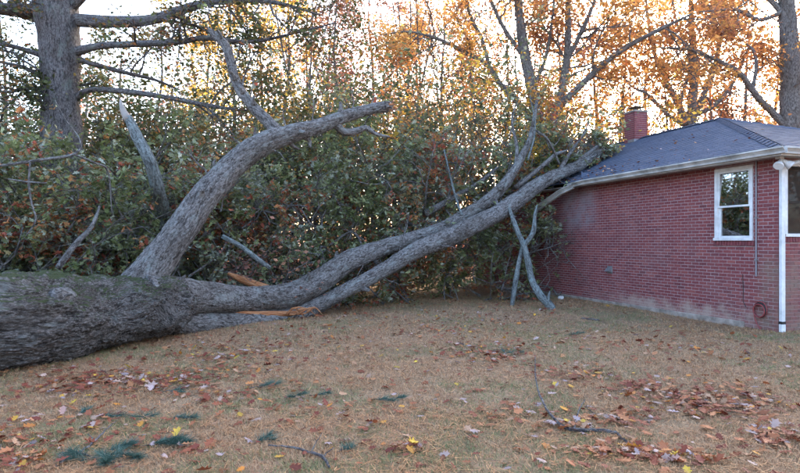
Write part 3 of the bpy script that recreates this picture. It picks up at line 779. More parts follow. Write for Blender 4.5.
# leafy wreck of the crown: branches rooted in the wreckage behind the limbs, twigs, leaves
def interp(x, pairs):
    xs, ys = zip(*pairs); return np.interp(x, xs, ys)
top_y = [(-120, 120), (0, 128), (60, 150), (100, 148), (150, 150), (200, 150), (260, 150), (300, 142), (360, 130), (400, 136), (440, 128), (480, 118), (520, 112), (550, 116), (580, 140), (600, 150)]
z_near = [(-120, 9.2), (0, 10.0), (120, 11.0), (200, 12.2), (300, 13.6), (400, 14.8), (500, 15.9), (560, 16.8), (600, 17.6)]
tubes, tips = [], []
for q in range(560):
    px = rng.uniform(-150, 572); zn = interp(px, z_near); z = zn + abs(rng.normal(0, 1.9)) + .15
    ty = interp(px, top_y); ht = CAM_H + (HOR - ty + rng.normal(4, 14)) * z / FPX              # brush height here
    hb = rng.uniform(0, max(.4, ht - 1.0)) if rng.random() < .8 else 0.05
    if px > 505: hb = max(hb, 1.2) if rng.random() < .6 else hb
    p = P(px, HOR, z); p[2] = hb
    d = np.array([rng.normal(.15, .55), rng.normal(.1, .45), rng.uniform(-.15, 1.0)])
    L = rng.uniform(.9, 1.7); L = min(L, max(.6, (ht - hb) * 1.1))
    k0 = len(tips)
    grow(p, d, L, rng.uniform(.012, .03), 0, 2, tubes, tips, up=-.02, nch=4, wob=.22, spread=.9)
for q in range(24):
    px = rng.uniform(535, 598); z = rng.uniform(16.4, 18.6); p = P(px, rng.uniform(138, 172), z)
    grow(p, np.array([rng.normal(.2, .5), rng.normal(.1, .4), rng.uniform(-.2, .7)]), rng.uniform(.5, .9), .016, 0, 2, tubes, tips, up=-.02, nch=4, wob=.22, spread=.9)
# keep leaves out of the ground, in front of nothing and off the house
def clean(c):
    px = 400 + FPX * c[:, 0] / c[:, 1]; ok = (c[:, 2] > .03) & (c[:, 1] > interp(px, z_near) - .25)
    lx = (c[:, 0] - 6.93) * .9537 + (c[:, 1] - 10.64) * .3007; ly = -(c[:, 0] - 6.93) * .3007 + (c[:, 1] - 10.64) * .9537
    inside = (lx > -.08) & (ly > 0) & (c[:, 2] < 3.3 + np.clip(lx + .4, 0, 4) * .4375 + .05)
    return ok & ~inside
def rosettes(tips, clusters, per, size):
    """leaves radiating and drooping from a few nodes on each twig"""
    cc, ax, ss, nn = [], [], [], []
    for tp in tips:
        for q in range(clusters):
            k = int(rng.integers(0, len(tp))); base = tp[k] + rng.normal(0, .05, 3)
            d = rng.normal(0, 1, (per, 3)); d /= np.linalg.norm(d, axis=1)[:, None]; d += [0, 0, -.45]; d /= np.linalg.norm(d, axis=1)[:, None]
            z_ = size * rng.uniform(.5, 1.4, per); cc.append(base + d * (z_ * .6)[:, None]); ax.append(d); ss.append(z_); nn.append(np.full(per, rng.random()))
    return np.concatenate(cc), np.concatenate(ax), np.concatenate(ss), np.concatenate(nn)
c, ax, sz, cl = rosettes(tips, 3, 5, .118)
ok = clean(c); c, ax, sz, cl = c[ok], ax[ok], sz[ok], cl[ok]
# sprouts and side twigs along the big limbs
sp_t, sp_tips = [], []
for pts_, rad_, n_ in ((pA, rA, 16), (pB, rB, 14), (pC, rC, 14), (pD, rD, 8)):
    for q in range(n_):
        k = int(rng.uniform(.35, .98) * (len(pts_) - 2)); tv = unit(pts_[k+1] - pts_[k]); sv = rng.normal(0, 1, 3) + [0, .3, .4]; sv -= tv * sv.dot(tv); sv = unit(sv)
        grow(pts_[k] + sv * rad_[k] * .9, unit(sv + tv * .5), rng.uniform(.25, .8), rng.uniform(.010, .022), 1, 2, sp_t, sp_tips, nch=3, wob=.25, spread=.8)
tubes += sp_t
c2, ax2, sz2, cl2 = rosettes([t_ for t_ in sp_tips if rng.random() < .45], 1, 4, .12)
c, ax, sz, cl = np.concatenate([c, c2]), np.concatenate([ax, ax2]), np.concatenate([sz, sz2]), np.concatenate([cl, cl2])
pn = vnoise(c * 1.1 + 40); p2 = vnoise(c * .8 + 90)
tone = np.clip(rng.beta(2.0, 1.6, len(c)) * .48 + cl * .22 + (p2 - .38) * .5 + np.where(pn + (cl - .5) * .35 > .60, rng.uniform(.1, .55, len(c)), 0), 0, 1)
crown = leaf_obj('crown', c, sz, T_OAKL, LEAF_FALLEN, oak, tone, axis=ax); crown.matrix_parent_inverse = Matrix.Translation(-Vector(oak.location))
# stubs of snapped side branches on the big limbs
for pts_, rad_, n_ in ((pA, rA, 7), (pB, rB, 7), (pC, rC, 8), (pD, rD, 4), (tp, tr, 3)):
    for q in range(n_):
        k = int(rng.uniform(.3, .95) * (len(pts_) - 2)); tv = unit(pts_[k+1] - pts_[k]); sv = rng.normal(0, 1, 3) + [0, -.6, .3]; sv -= tv * sv.dot(tv); sv = unit(sv)
        L_ = rng.uniform(.06, .22); r_ = min(rng.uniform(.02, .05), rad_[k] * .35); b_ = pts_[k] + sv * rad_[k] * .8; dd = unit(sv + tv * .6)
        wd = Wood(); wd.add(*resample([b_, b_ + dd * (L_ * .5 + rad_[k] * .2), b_ + unit(dd + rng.normal(0, .2, 3)) * (L_ + rad_[k] * .2)], [r_ * 1.6, r_, r_ * .7], .02), 10, True, rough=.15)
        o = wd.build('stub', BARK_OAK, oak); o.matrix_parent_inverse = Matrix.Translation(-Vector(oak.location))
# ragged end of the broken upper limb
for q in range(12):
    e_ = pC[-1]; d_ = unit(pC[-1] - pC[-4]); off = rng.normal(0, .06, 3); wd = Wood()
    wd.add(np.array([e_ + off - d_ * .08, e_ + off * .9 + d_ * rng.uniform(.02, .06), e_ + off * .9 + d_ * rng.uniform(.08, .2)]), [.035, .022, .003], 6)
    o = wd.build('splinter', BARK_OAK if q % 3 else TORN, oak); o.matrix_parent_inverse = Matrix.Translation(-Vector(oak.location))
tw = build_tubes('twigs', tubes, BARK_OAK, oak); tw.matrix_parent_inverse = Matrix.Translation(-Vector(oak.location))
print('fallen crown leaves', len(c))

# leaning broken branches by the house
def branch_thing(name, specs, mat, label, cat, group=None):
    e = empty(name, tuple(P(*specs[0][-1][:3]))); tag(e, label, cat, group)
    for sp in specs:
        o, _, _ = limb('stem' if sp is specs[0] else 'side_branch', sp, mat, None, sides=24, step=.04, rough=.1, lump=.12)
        o.parent = e; o.matrix_parent_inverse = Matrix.Translation(-Vector(e.location))
    return e
branch_thing('broken_branch', [[(509, 208, 15.15, .045), (517, 230, 15.0, .065), (524, 246, 14.85, .075), (528, 262, 14.7, .08), (532, 280, 14.45, .085), (540, 295, 14.2, .095), (547, 302, 14.05, .10), (551, 308, 13.95, .11), (553, 313, 13.85, .085)],
                               [(524, 246, 14.85, .06), (533, 232, 14.85, .055), (535, 215, 14.9, .04), (537, 205, 14.95, .01)], [(548, 304, 14.0, .04), (549, 295, 14.0, .03), (550, 291, 14, .008)]],
             BARK_PALE, 'pale lichen-covered broken branch leaning from the limb to the lawn near the wall', 'branch')
branch_thing('broken_branch', [[(523, 243, 15.1, .05), (519, 262, 14.95, .06), (515, 285, 14.8, .065), (512, 306, 14.65, .055)]], BARK_PALE,
             'shorter grey branch propped upright behind the pale leaning branch', 'branch')

# ------------------------------------------------------------------ standing trees
def put(o, e): o.parent = e; o.matrix_parent_inverse = Matrix.Translation(-Vector(e.location)); return o

def hero_tree(name, trunk_spec, limbs, label, leafmat, bark, per=8, leaf=.13, spread=.22, child_L=1.5, nsub=4, tone_fn=None, maxl=2, up=.03, density=1.0, sides=40, tsub=2):
    b = P(*trunk_spec[0][:3]); e = empty(name, (b[0], b[1], 0)); tag(e, label, 'tree')
    tubes, tips = [], []
    for n_, sp in enumerate([trunk_spec] + limbs):
        o, pts, rad = limb('trunk' if n_ == 0 else 'limb', sp, bark, None, sides=sides if n_ == 0 else 14, step=.1 if n_ == 0 else .15, rough=.06, lump=.08, fiss=.012 if n_ == 0 else 0)
        put(o, e)
        L = np.linalg.norm(np.diff(pts, axis=0), axis=1).sum()
        ns = int((L * nsub / 2 if n_ else tsub * L / 2) * density)
        for q in range(ns):
            t = rng.uniform(.25, 1.0); k = min(len(pts) - 2, int(t * (len(pts) - 1))); tv = unit(pts[k+1] - pts[k])
            if n_ == 0 and pts[k][2] < 2: continue
            sv = rng.normal(0, 1, 3); sv -= tv * sv.dot(tv)
            grow(pts[k], unit(tv * .7 + unit(sv)), child_L * rng.uniform(.5, 1.2), min(.04, rad[k] * .5), 0, maxl, tubes, tips, up=up, nch=4, wob=.22)
    if tubes:
        put(build_tubes('twigs', tubes, bark, None), e)
        c, sz = twig_leaves(tips, int(per * 1.8), spread * .75, leaf, .58)
        tone = tone_fn(c) if tone_fn else np.clip(vnoise(c * .5) * .7 + rng.random(len(c)) * .5 - .1, 0, 1)
        put(leaf_obj('crown', c, sz, T_RHOMB, leafmat, None, tone), e)
    return e
Z = 14.5
hero_tree('standing_oak', [(66, 310, Z, .60), (64, 250, Z, .50), (62, 150, Z, .45), (61, 100, Z, .42), (60, 50, Z, .47), (57, 10, Z, .52), (55, -40, Z, .48), (52, -140, Z, .40), (50, -260, Z, .25)],
    [[(72, 20, Z, .16), (110, 22, 14.3, .15), (150, 20, 14.1, .13), (185, 9, 14, .11), (215, 2, 13.9, .08), (270, 2, 13.8, .05), (320, 15, 13.7, .02)],
     [(72, 53, Z, .11), (100, 46, 14.2, .08), (140, 44, 14, .075), (180, 42, 13.9, .07), (205, 38, 13.8, .06), (250, 42, 13.7, .04), (300, 32, 13.6, .03), (335, 23, 13.5, .015)],
     [(74, 58, Z, .08), (100, 66, 14.6, .06), (130, 74, 14.8, .05), (155, 80, 15, .04), (180, 90, 15.2, .02)],
     [(74, 100, Z, .10), (90, 90, 14.4, .07), (130, 92, 14.2, .065), (170, 98, 14, .06), (210, 106, 13.9, .05), (240, 110, 13.8, .03), (265, 112, 13.7, .015)],
     [(48, 8, Z, .18), (20, 10, 14.3, .15), (-20, 5, 14, .12), (-80, -5, 13.8, .05)], [(50, 25, Z, .09), (20, 15, 14.5, .08), (-20, 10, 14.2, .06)],
     [(48, 58, Z, .08), (25, 50, 14.3, .06), (0, 44, 14, .05), (-40, 42, 13.8, .02)], [(48, 80, Z, .07), (25, 68, 14.4, .05), (0, 62, 14.2, .04)],
     [(48, 95, Z, .08), (30, 88, 14.5, .06), (8, 92, 14.6, .04), (-20, 88, 14.6, .02)], [(70, 10, Z, .12), (85, -5, 14.2, .1), (120, -40, 14, .07), (170, -70, 13.8, .04)],
     [(55, -60, Z, .14), (90, -110, 14.2, .1), (130, -160, 14, .05)], [(55, -50, Z, .14), (10, -90, 14.2, .1), (-50, -140, 14, .05)]],
    'large standing oak with thick dark trunk and level bare limbs at the upper left', LEAF_STAND, BARK_STAND, per=9, leaf=.105, spread=.2, child_L=1.3, nsub=3.6, sides=90, tsub=3.4)

ZR = 22
hero_tree('forked_tree', [(548, 275, ZR, .34), (546, 180, ZR, .30), (542, 140, ZR, .27), (532, 90, ZR, .22), (524, 50, ZR, .19), (518, 0, ZR, .16), (512, -60, ZR, .12), (505, -130, ZR, .06)],
    [[(543, 140, ZR, .2), (556, 112, ZR, .17), (564, 80, ZR, .15), (568, 40, ZR, .12), (568, 0, ZR, .1), (572, -60, ZR, .05)],
     [(558, 108, ZR, .13), (580, 86, 21.8, .12), (602, 66, 21.6, .11), (625, 48, 21.4, .09), (655, 32, 21.2, .07), (690, 15, 21, .04)],
     [(566, 60, ZR, .1), (580, 35, ZR, .08), (595, 0, ZR, .06), (605, -40, ZR, .03)],
     [(540, 130, ZR, .14), (520, 105, 22.2, .12), (500, 84, 22.4, .11), (488, 66, 22.6, .1), (470, 55, 22.6, .08), (440, 40, 22.6, .06), (410, 32, 22.6, .04), (380, 35, 22.6, .02)],
     [(490, 70, 22.6, .08), (482, 40, 22.6, .07), (470, 15, 22.6, .06), (460, -20, 22.6, .03)], [(526, 60, ZR, .1), (505, 30, 22, .08), (490, 0, 22, .06), (470, -40, 22, .03)],
     [(570, 0, ZR, .08), (600, -30, ZR, .06), (640, -50, ZR, .03)], [(530, 95, ZR, .08), (545, 60, 21.8, .06), (552, 20, 21.6, .05), (556, -20, 21.6, .03)]],
    'tall forked tree with rust orange leaves rising behind the fallen crown beside the chimney', LEAF_ORANGE, BARK_FAR, per=14, leaf=.145, spread=.28, child_L=2.0, nsub=2.6, tsub=2)
ZM = 30
hero_tree('multi_stemmed_tree', [(690, 285, ZM, 0.302), (690, 150, ZM, 0.274), (692, 110, ZM, 0.238), (694, 70, ZM, 0.187), (692, 30, ZM, 0.144), (690, -20, ZM, 0.108), (690, -90, ZM, 0.043)],
    [[(688, 125, ZM, 0.187), (676, 100, ZM, 0.158), (664, 78, ZM, 0.130), (655, 55, ZM, 0.108), (648, 20, ZM, 0.072), (644, -30, ZM, 0.036)], [(692, 120, ZM, 0.173), (706, 90, ZM, 0.144), (716, 60, ZM, 0.122), (722, 20, ZM, 0.086), (724, -30, ZM, 0.036)],
     [(684, 125, ZM, 0.115), (668, 115, ZM, 0.101), (648, 95, ZM, 0.079), (630, 85, ZM, 0.058), (612, 60, ZM, 0.029)], [(696, 115, ZM, 0.115), (715, 105, ZM, 0.101), (735, 80, ZM, 0.072), (750, 40, ZM, 0.043), (755, 0, ZM, 0.022)],
     [(680, 105, ZM, 0.086), (690, 60, ZM, 0.072), (676, 20, ZM, 0.058), (670, -20, ZM, 0.029)]],
    'several-stemmed tree with orange leaves fanning out above the middle of the roof', LEAF_ORANGE, BARK_FAR, per=14, leaf=.165, spread=.33, child_L=2.4, nsub=2.7, tsub=2)
ZT = 24
hero_tree('tall_tree', [(790, 280, ZT, .40), (790, 130, ZT, .36), (790, 80, ZT, .34), (789, 40, ZT, .32), (786, 0, ZT, .3), (784, -60, ZT, .22), (782, -150, ZT, .1)],
    [[(788, 128, ZT, .16), (772, 112, ZT, .14), (758, 98, 23.6, .13), (748, 84, 23.4, .12), (738, 72, 23.2, .1), (716, 60, 23, .08), (690, 50, 22.8, .06), (660, 48, 22.6, .03)],
     [(752, 92, 23.5, .08), (756, 70, 23.4, .07), (754, 52, 23.4, .05), (742, 40, 23.4, .03)], [(787, 20, ZT, .12), (770, 0, ZT, .1), (740, -30, ZT, .05)], [(792, 60, ZT, .12), (815, 30, ZT, .1), (840, 0, ZT, .05)],
     [(786, 10, ZT, .1), (760, 20, 23.8, .08), (735, 10, 23.6, .06), (700, 12, 23.4, .03)], [(792, 100, ZT, .1), (820, 85, ZT, .07), (850, 70, ZT, .03)]],
    'tall straight tree with a crooked low limb at the right edge behind the roof', LEAF_ORANGE, BARK_FAR, per=14, leaf=.145, spread=.28, child_L=2.0, nsub=2.6, tsub=2)

# forest trees behind, each grown around its own leader
def forest_tree(name, px, z, h, r, leafmat, label, n_l=14, cb=.3, width=.25, per=10, leaf=.2, lean=(0, 0), maxl=1, spread=.4, bark=BARK_FAR, group=None):
    b = P(px, HOR, z); b[2] = 0; e = empty(name, tuple(b)); tag(e, label, 'tree', group)
    pts = [b]; q = b.copy(); d = np.array([lean[0], lean[1], 1.0]); n = 7
    for k in range(n): q = q + unit(d + rng.normal(0, .05, 3)) * h / n; pts.append(q)
    rad = np.linspace(r, r * .15, n + 1); pts, rad = resample(pts, rad, .5)
    wd = Wood(); wd.add(pts, rad, 10, True, rough=.06); put(wd.build('trunk', bark, None), e)
    tubes, tips = [], []
    for k in range(n_l):
        t = cb + (1 - cb) * (k + rng.random()) / n_l; j = min(len(pts) - 1, int(t * (len(pts) - 1)))
        a = rng.random() * 6.283; L = h * width * (1.15 - .6 * (t - cb) / (1 - cb)) * rng.uniform(.6, 1.15)
        grow(pts[j], np.array([math.cos(a), math.sin(a), rng.uniform(.3, 1.0)]), L, max(.02, rad[j] * .5), 0, maxl + 1, tubes, tips, up=.05, nch=4, wob=.2, spread=.8)
    put(build_tubes('twigs', tubes, bark, None), e)
    c, sz = twig_leaves(tips, int(per * 1.9), spread * .72, leaf, .55)
    tone = np.clip(vnoise(c * .35 + px) * .8 + rng.random(len(c)) * .5 - .15, 0, 1)
    put(leaf_obj('crown', c, sz, T_RHOMB, leafmat, None, tone), e); return e

FT = [  # px, z, height, radius, leaves, label, limbs, crown base, width
    (232, 27, 14, .16, LEAF_GOLD, 'slim golden-leaved tree behind the top of the upright broken limb', 20, .12, .20),
    (285, 30, 15, .17, LEAF_GOLD, 'golden-leaved tree in the wood left of the bent broken limb end', 20, .1, .19),
    (262, 36, 17, .15, LEAF_GOLD, 'farther yellow tree seen between the two golden-leaved trees', 18, .15, .18),
    (345, 28, 15, .13, LEAF_RUSSET, 'thin tree with russet leaves above the broken limb end', 18, .2, .17),
    (375, 32, 16, .16, LEAF_RUSSET, 'slender russet tree right of the thin tree in the middle', 18, .2, .2),
    (402, 27, 12, .10, LEAF_ORANGE, 'young orange tree just right of the broken limb end', 18, .12, .2),
    (440, 30, 14, .16, LEAF_ORANGE, 'orange and pink tree between the broken limb end and the forked tree', 18, .15, .22),
    (470, 38, 17, .2, LEAF_RUSSET, 'russet tree far behind the forked tree, on its left', 18, .15, .2),
    (600, 36, 15, .18, LEAF_RUSSET, 'russet tree behind the brick chimney, on its left side', 15, .3, .2),
    (645, 40, 17, .2, LEAF_ORANGE, 'orange tree far behind the brick chimney', 15, .3, .2),
    (745, 36, 17, .2, LEAF_ORANGE, 'orange tree behind the peak of the roof', 18, .25, .2),
    (830, 34, 17, .2, LEAF_ORANGE, 'orange tree beyond the right edge behind the roof', 15, .25, .2),
    (318, 33, 16, .14, LEAF_ORANGE, 'orange-leaved tree behind the gap between golden and russet trees', 18, .15, .18),
    (505, 33, 15, .15, LEAF_ORANGE, 'orange tree directly behind the forked tree trunk', 18, .2, .2),
    (560, 32, 16, .16, LEAF_RUSSET, 'russet tree behind the right fork of the forked tree', 18, .25, .2),
    (625, 33, 16, .15, LEAF_ORANGE, 'orange tree just behind the chimney top', 16, .3, .2),
    (715, 40, 18, .18, LEAF_RUSSET, 'russet tree behind the several-stemmed tree', 18, .2, .2),
    (775, 38, 17, .18, LEAF_RUSSET, 'russet tree left of the tall straight tree', 16, .2, .2),
    (420, 40, 18, .18, LEAF_RUSSET, 'far russet tree above the young orange tree', 18, .2, .2),
    (205, 34, 16, .14, LEAF_GOLD, 'gold tree behind the upper tip of the thin limb', 16, .2, .17),
    (160, 32, 15, .16, LEAF_OLIVE, 'olive-leaved tree in the gap right of the standing oak', 14, .15, .17),
    (115, 28, 11, .12, LEAF_OLIVE, 'low olive tree close to the right of the standing oak', 12, .15, .2),
    (15, 26, 13, .14, LEAF_OLIVE, 'olive and rust tree at the left edge behind the standing oak', 14, .15, .2),
    (-40, 24, 13, .16, LEAF_RUSSET, 'russet tree beyond the left edge of the picture', 14, .15, .22),
]
for a in FT: forest_tree('forest_tree', a[0], a[1], a[2], a[3], a[4], a[5], a[6], a[7], a[8], per=21, leaf=.0050 * a[1], spread=.34)

# dark cedars and understory shrubs behind the wreck
def cedar(px, z, h, label, wd_=.28):
    b = P(px, HOR, z); b[2] = 0; e = empty('cedar', tuple(b)); tag(e, label, 'tree')
    pts = np.array([b + [0, 0, h * t] for t in np.linspace(0, 1, 8)]) + rng.normal(0, .03, (8, 3)); wdd = Wood(); wdd.add(pts, np.linspace(.12, .02, 8), 8, True); put(wdd.build('trunk', BARK_FAR, None), e)
    tubes, cs = [], []
    for k in range(70):
        t = rng.uniform(.05, .98); L = h * wd_ * (1.05 - t) * rng.uniform(.6, 1.1) + .15; a = rng.random() * 6.283
        p0 = b + [0, 0, h * t]; d = np.array([math.cos(a), math.sin(a), rng.uniform(-.1, .35)]); bp = np.array([p0 + d * L * s_ + [0, 0, -.1 * L * s_ * s_] for s_ in np.linspace(0, 1, 5)])
        tubes.append((bp, np.linspace(.02, .006, 5), 4)); n = int(60 * L); s_ = rng.random(n) ** .7
        cs.append(p0 + d[None] * (L * s_)[:, None] + rng.normal(0, .11, (n, 3)) * (1.2 - s_)[:, None])
    put(build_tubes('twigs', tubes, BARK_FAR, None), e); c = np.concatenate(cs)
    put(leaf_obj('crown', c, .16 * (.5 + rng.random(len(c))), T_RHOMB, LEAF_DARK, None), e)
cedar(196, 21, 6.4, 'dark blue-green cedar showing above the brush left of the upright limb'); cedar(105, 19, 5.6, 'dark cedar right of the standing oak trunk')
cedar(275, 22, 6.0, 'dark cedar behind the bent top of the upright limb'); cedar(25, 18, 4.5, 'dark cedar at the left edge below the standing oak')

def shrub(px, z, h, wdt, mat, label, n=12, per=20, leaf=.14, name='shrub'):
    b = P(px, HOR, z); b[2] = 0; e = empty(name, tuple(b)); tag(e, label, 'shrub')
    tubes, tips = [], []
    for k in range(n):
        a = rng.random() * 6.283; grow(b + [math.cos(a) * .15, math.sin(a) * .15, 0], np.array([math.cos(a) * wdt / h, math.sin(a) * wdt / h, 1]), h * rng.uniform(.65, 1.0), .03, 0, 2, tubes, tips, up=.03, nch=5, wob=.16, spread=.8)
    put(build_tubes('stems', tubes, BARK_FAR, None), e); c, sz = twig_leaves(tips, per, .2, leaf); ok = c[:, 2] > .03; c, sz = c[ok], sz[ok]
    put(leaf_obj('foliage', c, sz, T_RHOMB, mat, None, np.clip(vnoise(c * .8) * .9 + rng.random(len(c)) * .4 - .2, 0, 1)), e)
SH = [(-60, 17, 4.6, 1.6, LEAF_OLIVE, 'olive shrub beyond the left edge'), (30, 18, 5.0, 1.8, LEAF_GREEN, 'tall green shrub behind the standing oak base'), (92, 19, 5.2, 1.5, LEAF_GREEN, 'green shrub just right of the standing oak trunk'), (140, 18, 5.0, 1.6, LEAF_OLIVE, 'olive shrub behind the pale broken stub'),
      (190, 20, 4.9, 1.6, LEAF_GREEN, 'green shrub between the pale stub and the upright limb'), (230, 19, 5.4, 1.8, LEAF_OLIVE, 'olive and orange shrub behind the upright limb'), (268, 21, 5.3, 1.6, LEAF_GREEN, 'tall green shrub behind the thin upper limb'), (310, 20, 5.6, 1.8, LEAF_OLIVE, 'tall olive shrub right of the upright limb'),
      (352, 22, 6.0, 1.8, LEAF_GOLD, 'yellowish shrub under the broken limb end'), (392, 19.5, 5.6, 1.8, LEAF_GREEN, 'tall green shrub right of the broken limb end'),
      (425, 23, 6.6, 1.8, LEAF_ORANGE, 'bright orange shrub above the fallen crown in the middle'), (452, 20, 5.8, 1.9, LEAF_GREEN, 'green shrub left of the forked tree'),
      (500, 21.5, 5.6, 1.8, LEAF_GOLD, 'yellow-leaved shrub at the foot of the forked tree'), (545, 23.5, 6.6, 1.4, LEAF_GOLD, 'bright yellow sapling foliage beside the forked tree'), (582, 24, 5.2, 1.6, LEAF_OLIVE, 'olive shrub past the far corner of the roof')]
for s_ in SH: shrub(*s_)
bx_, by_ = 262, 12.9
shrub(262, 13.3, 1.5, .5, LEAF_RUSSET, 'small red-leaved shrub between the two fallen limbs', n=5, per=5, leaf=.10)

# the wood far behind and an added unseen ring round the yard: one mass of trunks and leaves
ft, fc = [], []
for k in range(300):
    if k < 140:
        z = rng.uniform(44, 75); px = rng.uniform(-150, 950); b = P(px, HOR, z); b[2] = 0; h = rng.uniform(11, 19)
    else:
        az = rng.uniform(R(50), R(310)); dist = rng.uniform(30, 50); b = np.array([math.sin(az) * dist, math.cos(az) * dist, 0]); h = rng.uniform(11, 18)  # trees out of view, added to block low sky light from behind the camera
    pts = np.array([b + np.array([rng.normal(0, .25), rng.normal(0, .25), h * t]) for t in np.linspace(0, 1, 5)]); ft.append((pts, np.linspace(.18, .05, 5), 5))
    n = 420; t = rng.uniform(.03, 1, n); rr = h * .17 * np.sqrt(rng.random(n)) * (1.1 - .5 * t); a = rng.random(n) * 6.283
    fc.append(np.stack([b[0] + rr * np.cos(a), b[1] + rr * np.sin(a), h * t], -1))
for k in range(22):
    z = rng.uniform(25, 42); px = rng.uniform(170, 480) if k < 14 else rng.uniform(480, 800); b = P(px, HOR, z); b[2] = 0; h = rng.uniform(8, 15); d_ = np.array([rng.normal(0, .08), rng.normal(0, .05), 1])
    sub = []; grow(b, d_, h, rng.uniform(.05, .10), 0, 2, sub, [], up=.06, nch=5, wob=.05, spread=.45); ft += [(p_, np.maximum(r_, .014), 4) for p_, r_, s__ in sub]
fw_ = build_tubes('distant_trunks', ft, BARK_FAR, None); tag(fw_, 'thin trunks and bare stems of the distant wood behind everything and of an added ring out of view', 'woods')
for k in range(90):
    z = rng.uniform(30, 48); b = P(rng.uniform(-120, 720), HOR, z); n = 260; q = rng.normal(0, 1, (n, 3)) * [1.3, 1.0, .8]; q[:, 2] = np.abs(q[:, 2] + 1.1); q[:, 0] += b[0]; q[:, 1] += b[1]; fc.append(q)
fc = np.concatenate(fc); fo = leaf_obj('distant_foliage', fc, .36 * (.5 + rng.random(len(fc))), T_RHOMB, LEAF_RUSSET, None, np.clip(vnoise(fc * .12) * 1.1 + rng.random(len(fc)) * .3 - .2, 0, 1))
tag(fo, 'hazy orange and brown foliage of the distant wood and of an added ring out of view', 'woods')

# ------------------------------------------------------------------ lawn: grass, litter, leaves, sprigs, twigs
def grass_mat():
    m, t, out = nmat('grass_blades')
    tone = N(t, 'ShaderNodeAttribute', attribute_name='tone')
    c = ramp(t, [(0, (.20, .10, .05)), (.3, (.35, .20, .105)), (.6, (.48, .31, .175)), (.72, (.36, .24, .135)), (.85, (.17, .18, .075)), (1, (.095, .125, .045))], tone.outputs['Fac']).outputs[0]
    principled(t, out, c, .8, .2); return m
GRASS = grass_mat()
def grass():
    n = 520000; u = rng.random(n); z = 3.6 * (17.5 / 3.6) ** u; x = (rng.random(n) * 2 - 1) * (.74 * z + .6)
    keep = (vnoise(np.stack([x * 3, z * 3, 0 * x], -1)) * .8 + .35 > rng.random(n))
    lx = (x - 6.93) * .9537 + (z - 10.64) * .3007; ly = -(x - 6.93) * .3007 + (z - 10.64) * .9537
    keep &= ~((lx > -.02) & (ly > -.02)); x, z = x[keep], z[keep]; n = len(x)
    gz = ground_z(x, z); a = rng.random(n) * 6.283; tilt = np.clip(rng.normal(1.1, .35, n), .1, 1.53); L = rng.uniform(.018, .055, n) * (1 + .02 * z); wd_ = .0016 * (.6 + z / 5.5)
    d = np.stack([np.cos(a) * np.sin(tilt), np.sin(a) * np.sin(tilt), np.cos(tilt)], -1); s_ = np.stack([-np.sin(a), np.cos(a), rng.normal(0, .3, n)], -1) * wd_[:, None]
    b = np.stack([x, z, gz + .003 + rng.random(n) * .01], -1)
    V = np.stack([b - s_, b + s_, b + d * L[:, None]], 1).reshape(-1, 3); F = np.arange(3 * n).reshape(-1, 3)
    gn = vnoise(np.stack([x * .8 + 9, z * .8, 0 * x], -1)) * .6 + vnoise(np.stack([x * 4, z * 4, 0 * x], -1)) * .4
    tone = np.where(rng.random(n) < np.clip((gn - .42) * 3.4, .03, .85), rng.uniform(.75, 1, n), rng.uniform(0, .7, n))
    o = link('grass', make_mesh('grass', V, F, GRASS, False, {'tone': tone})); tag(o, 'short tan and faded green grass of the lawn', 'grass', kind='stuff')
grass()
def straw():
    n = 60000; u = rng.random(n); z = 3.6 * (17.5 / 3.6) ** u; x = (rng.random(n) * 2 - 1) * (.74 * z + .6)
    keep = vnoise(np.stack([x * 1.3 + 5, z * 1.3, 0 * x], -1)) > rng.random(n) * .9
    lx = (x - 6.93) * .9537 + (z - 10.64) * .3007; ly = -(x - 6.93) * .3007 + (z - 10.64) * .9537
    keep &= ~((lx > -.05) & (ly > -.05)); x, z = x[keep], z[keep]; n = len(x); a = rng.random(n) * 6.283; L = rng.uniform(.05, .15, n); w_ = .0011 * (.7 + z / 5)
    d = np.stack([np.cos(a), np.sin(a), rng.normal(0, .12, n)], -1); s_ = np.stack([-np.sin(a), np.cos(a), 0 * a], -1) * w_[:, None]; b = np.stack([x, z, ground_z(x, z) + rng.uniform(.015, .04, n)], -1)
    V = np.stack([b - s_ - d * L[:, None] / 2, b + s_ - d * L[:, None] / 2, b + s_ + d * L[:, None] / 2, b - s_ + d * L[:, None] / 2], 1).reshape(-1, 3)
    o = link('pine_straw', make_mesh('pine_straw', V, np.arange(4 * n).reshape(-1, 4), STRAW, False, {'tone': rng.random(n), 'rnd': rng.random(n)})); tag(o, 'thin rusty pine needles strewn over the whole lawn', 'pine straw', kind='stuff')
STRAW = leaf_mat('pine_straw', [(0, (.20, .085, .04)), (.5, (.36, .17, .07)), (1, (.50, .28, .13))], .05, .35)
straw()

def to_ground(px, py):
    z = CAM_H * FPX / (py - HOR); return (px - 400) * z / FPX, z

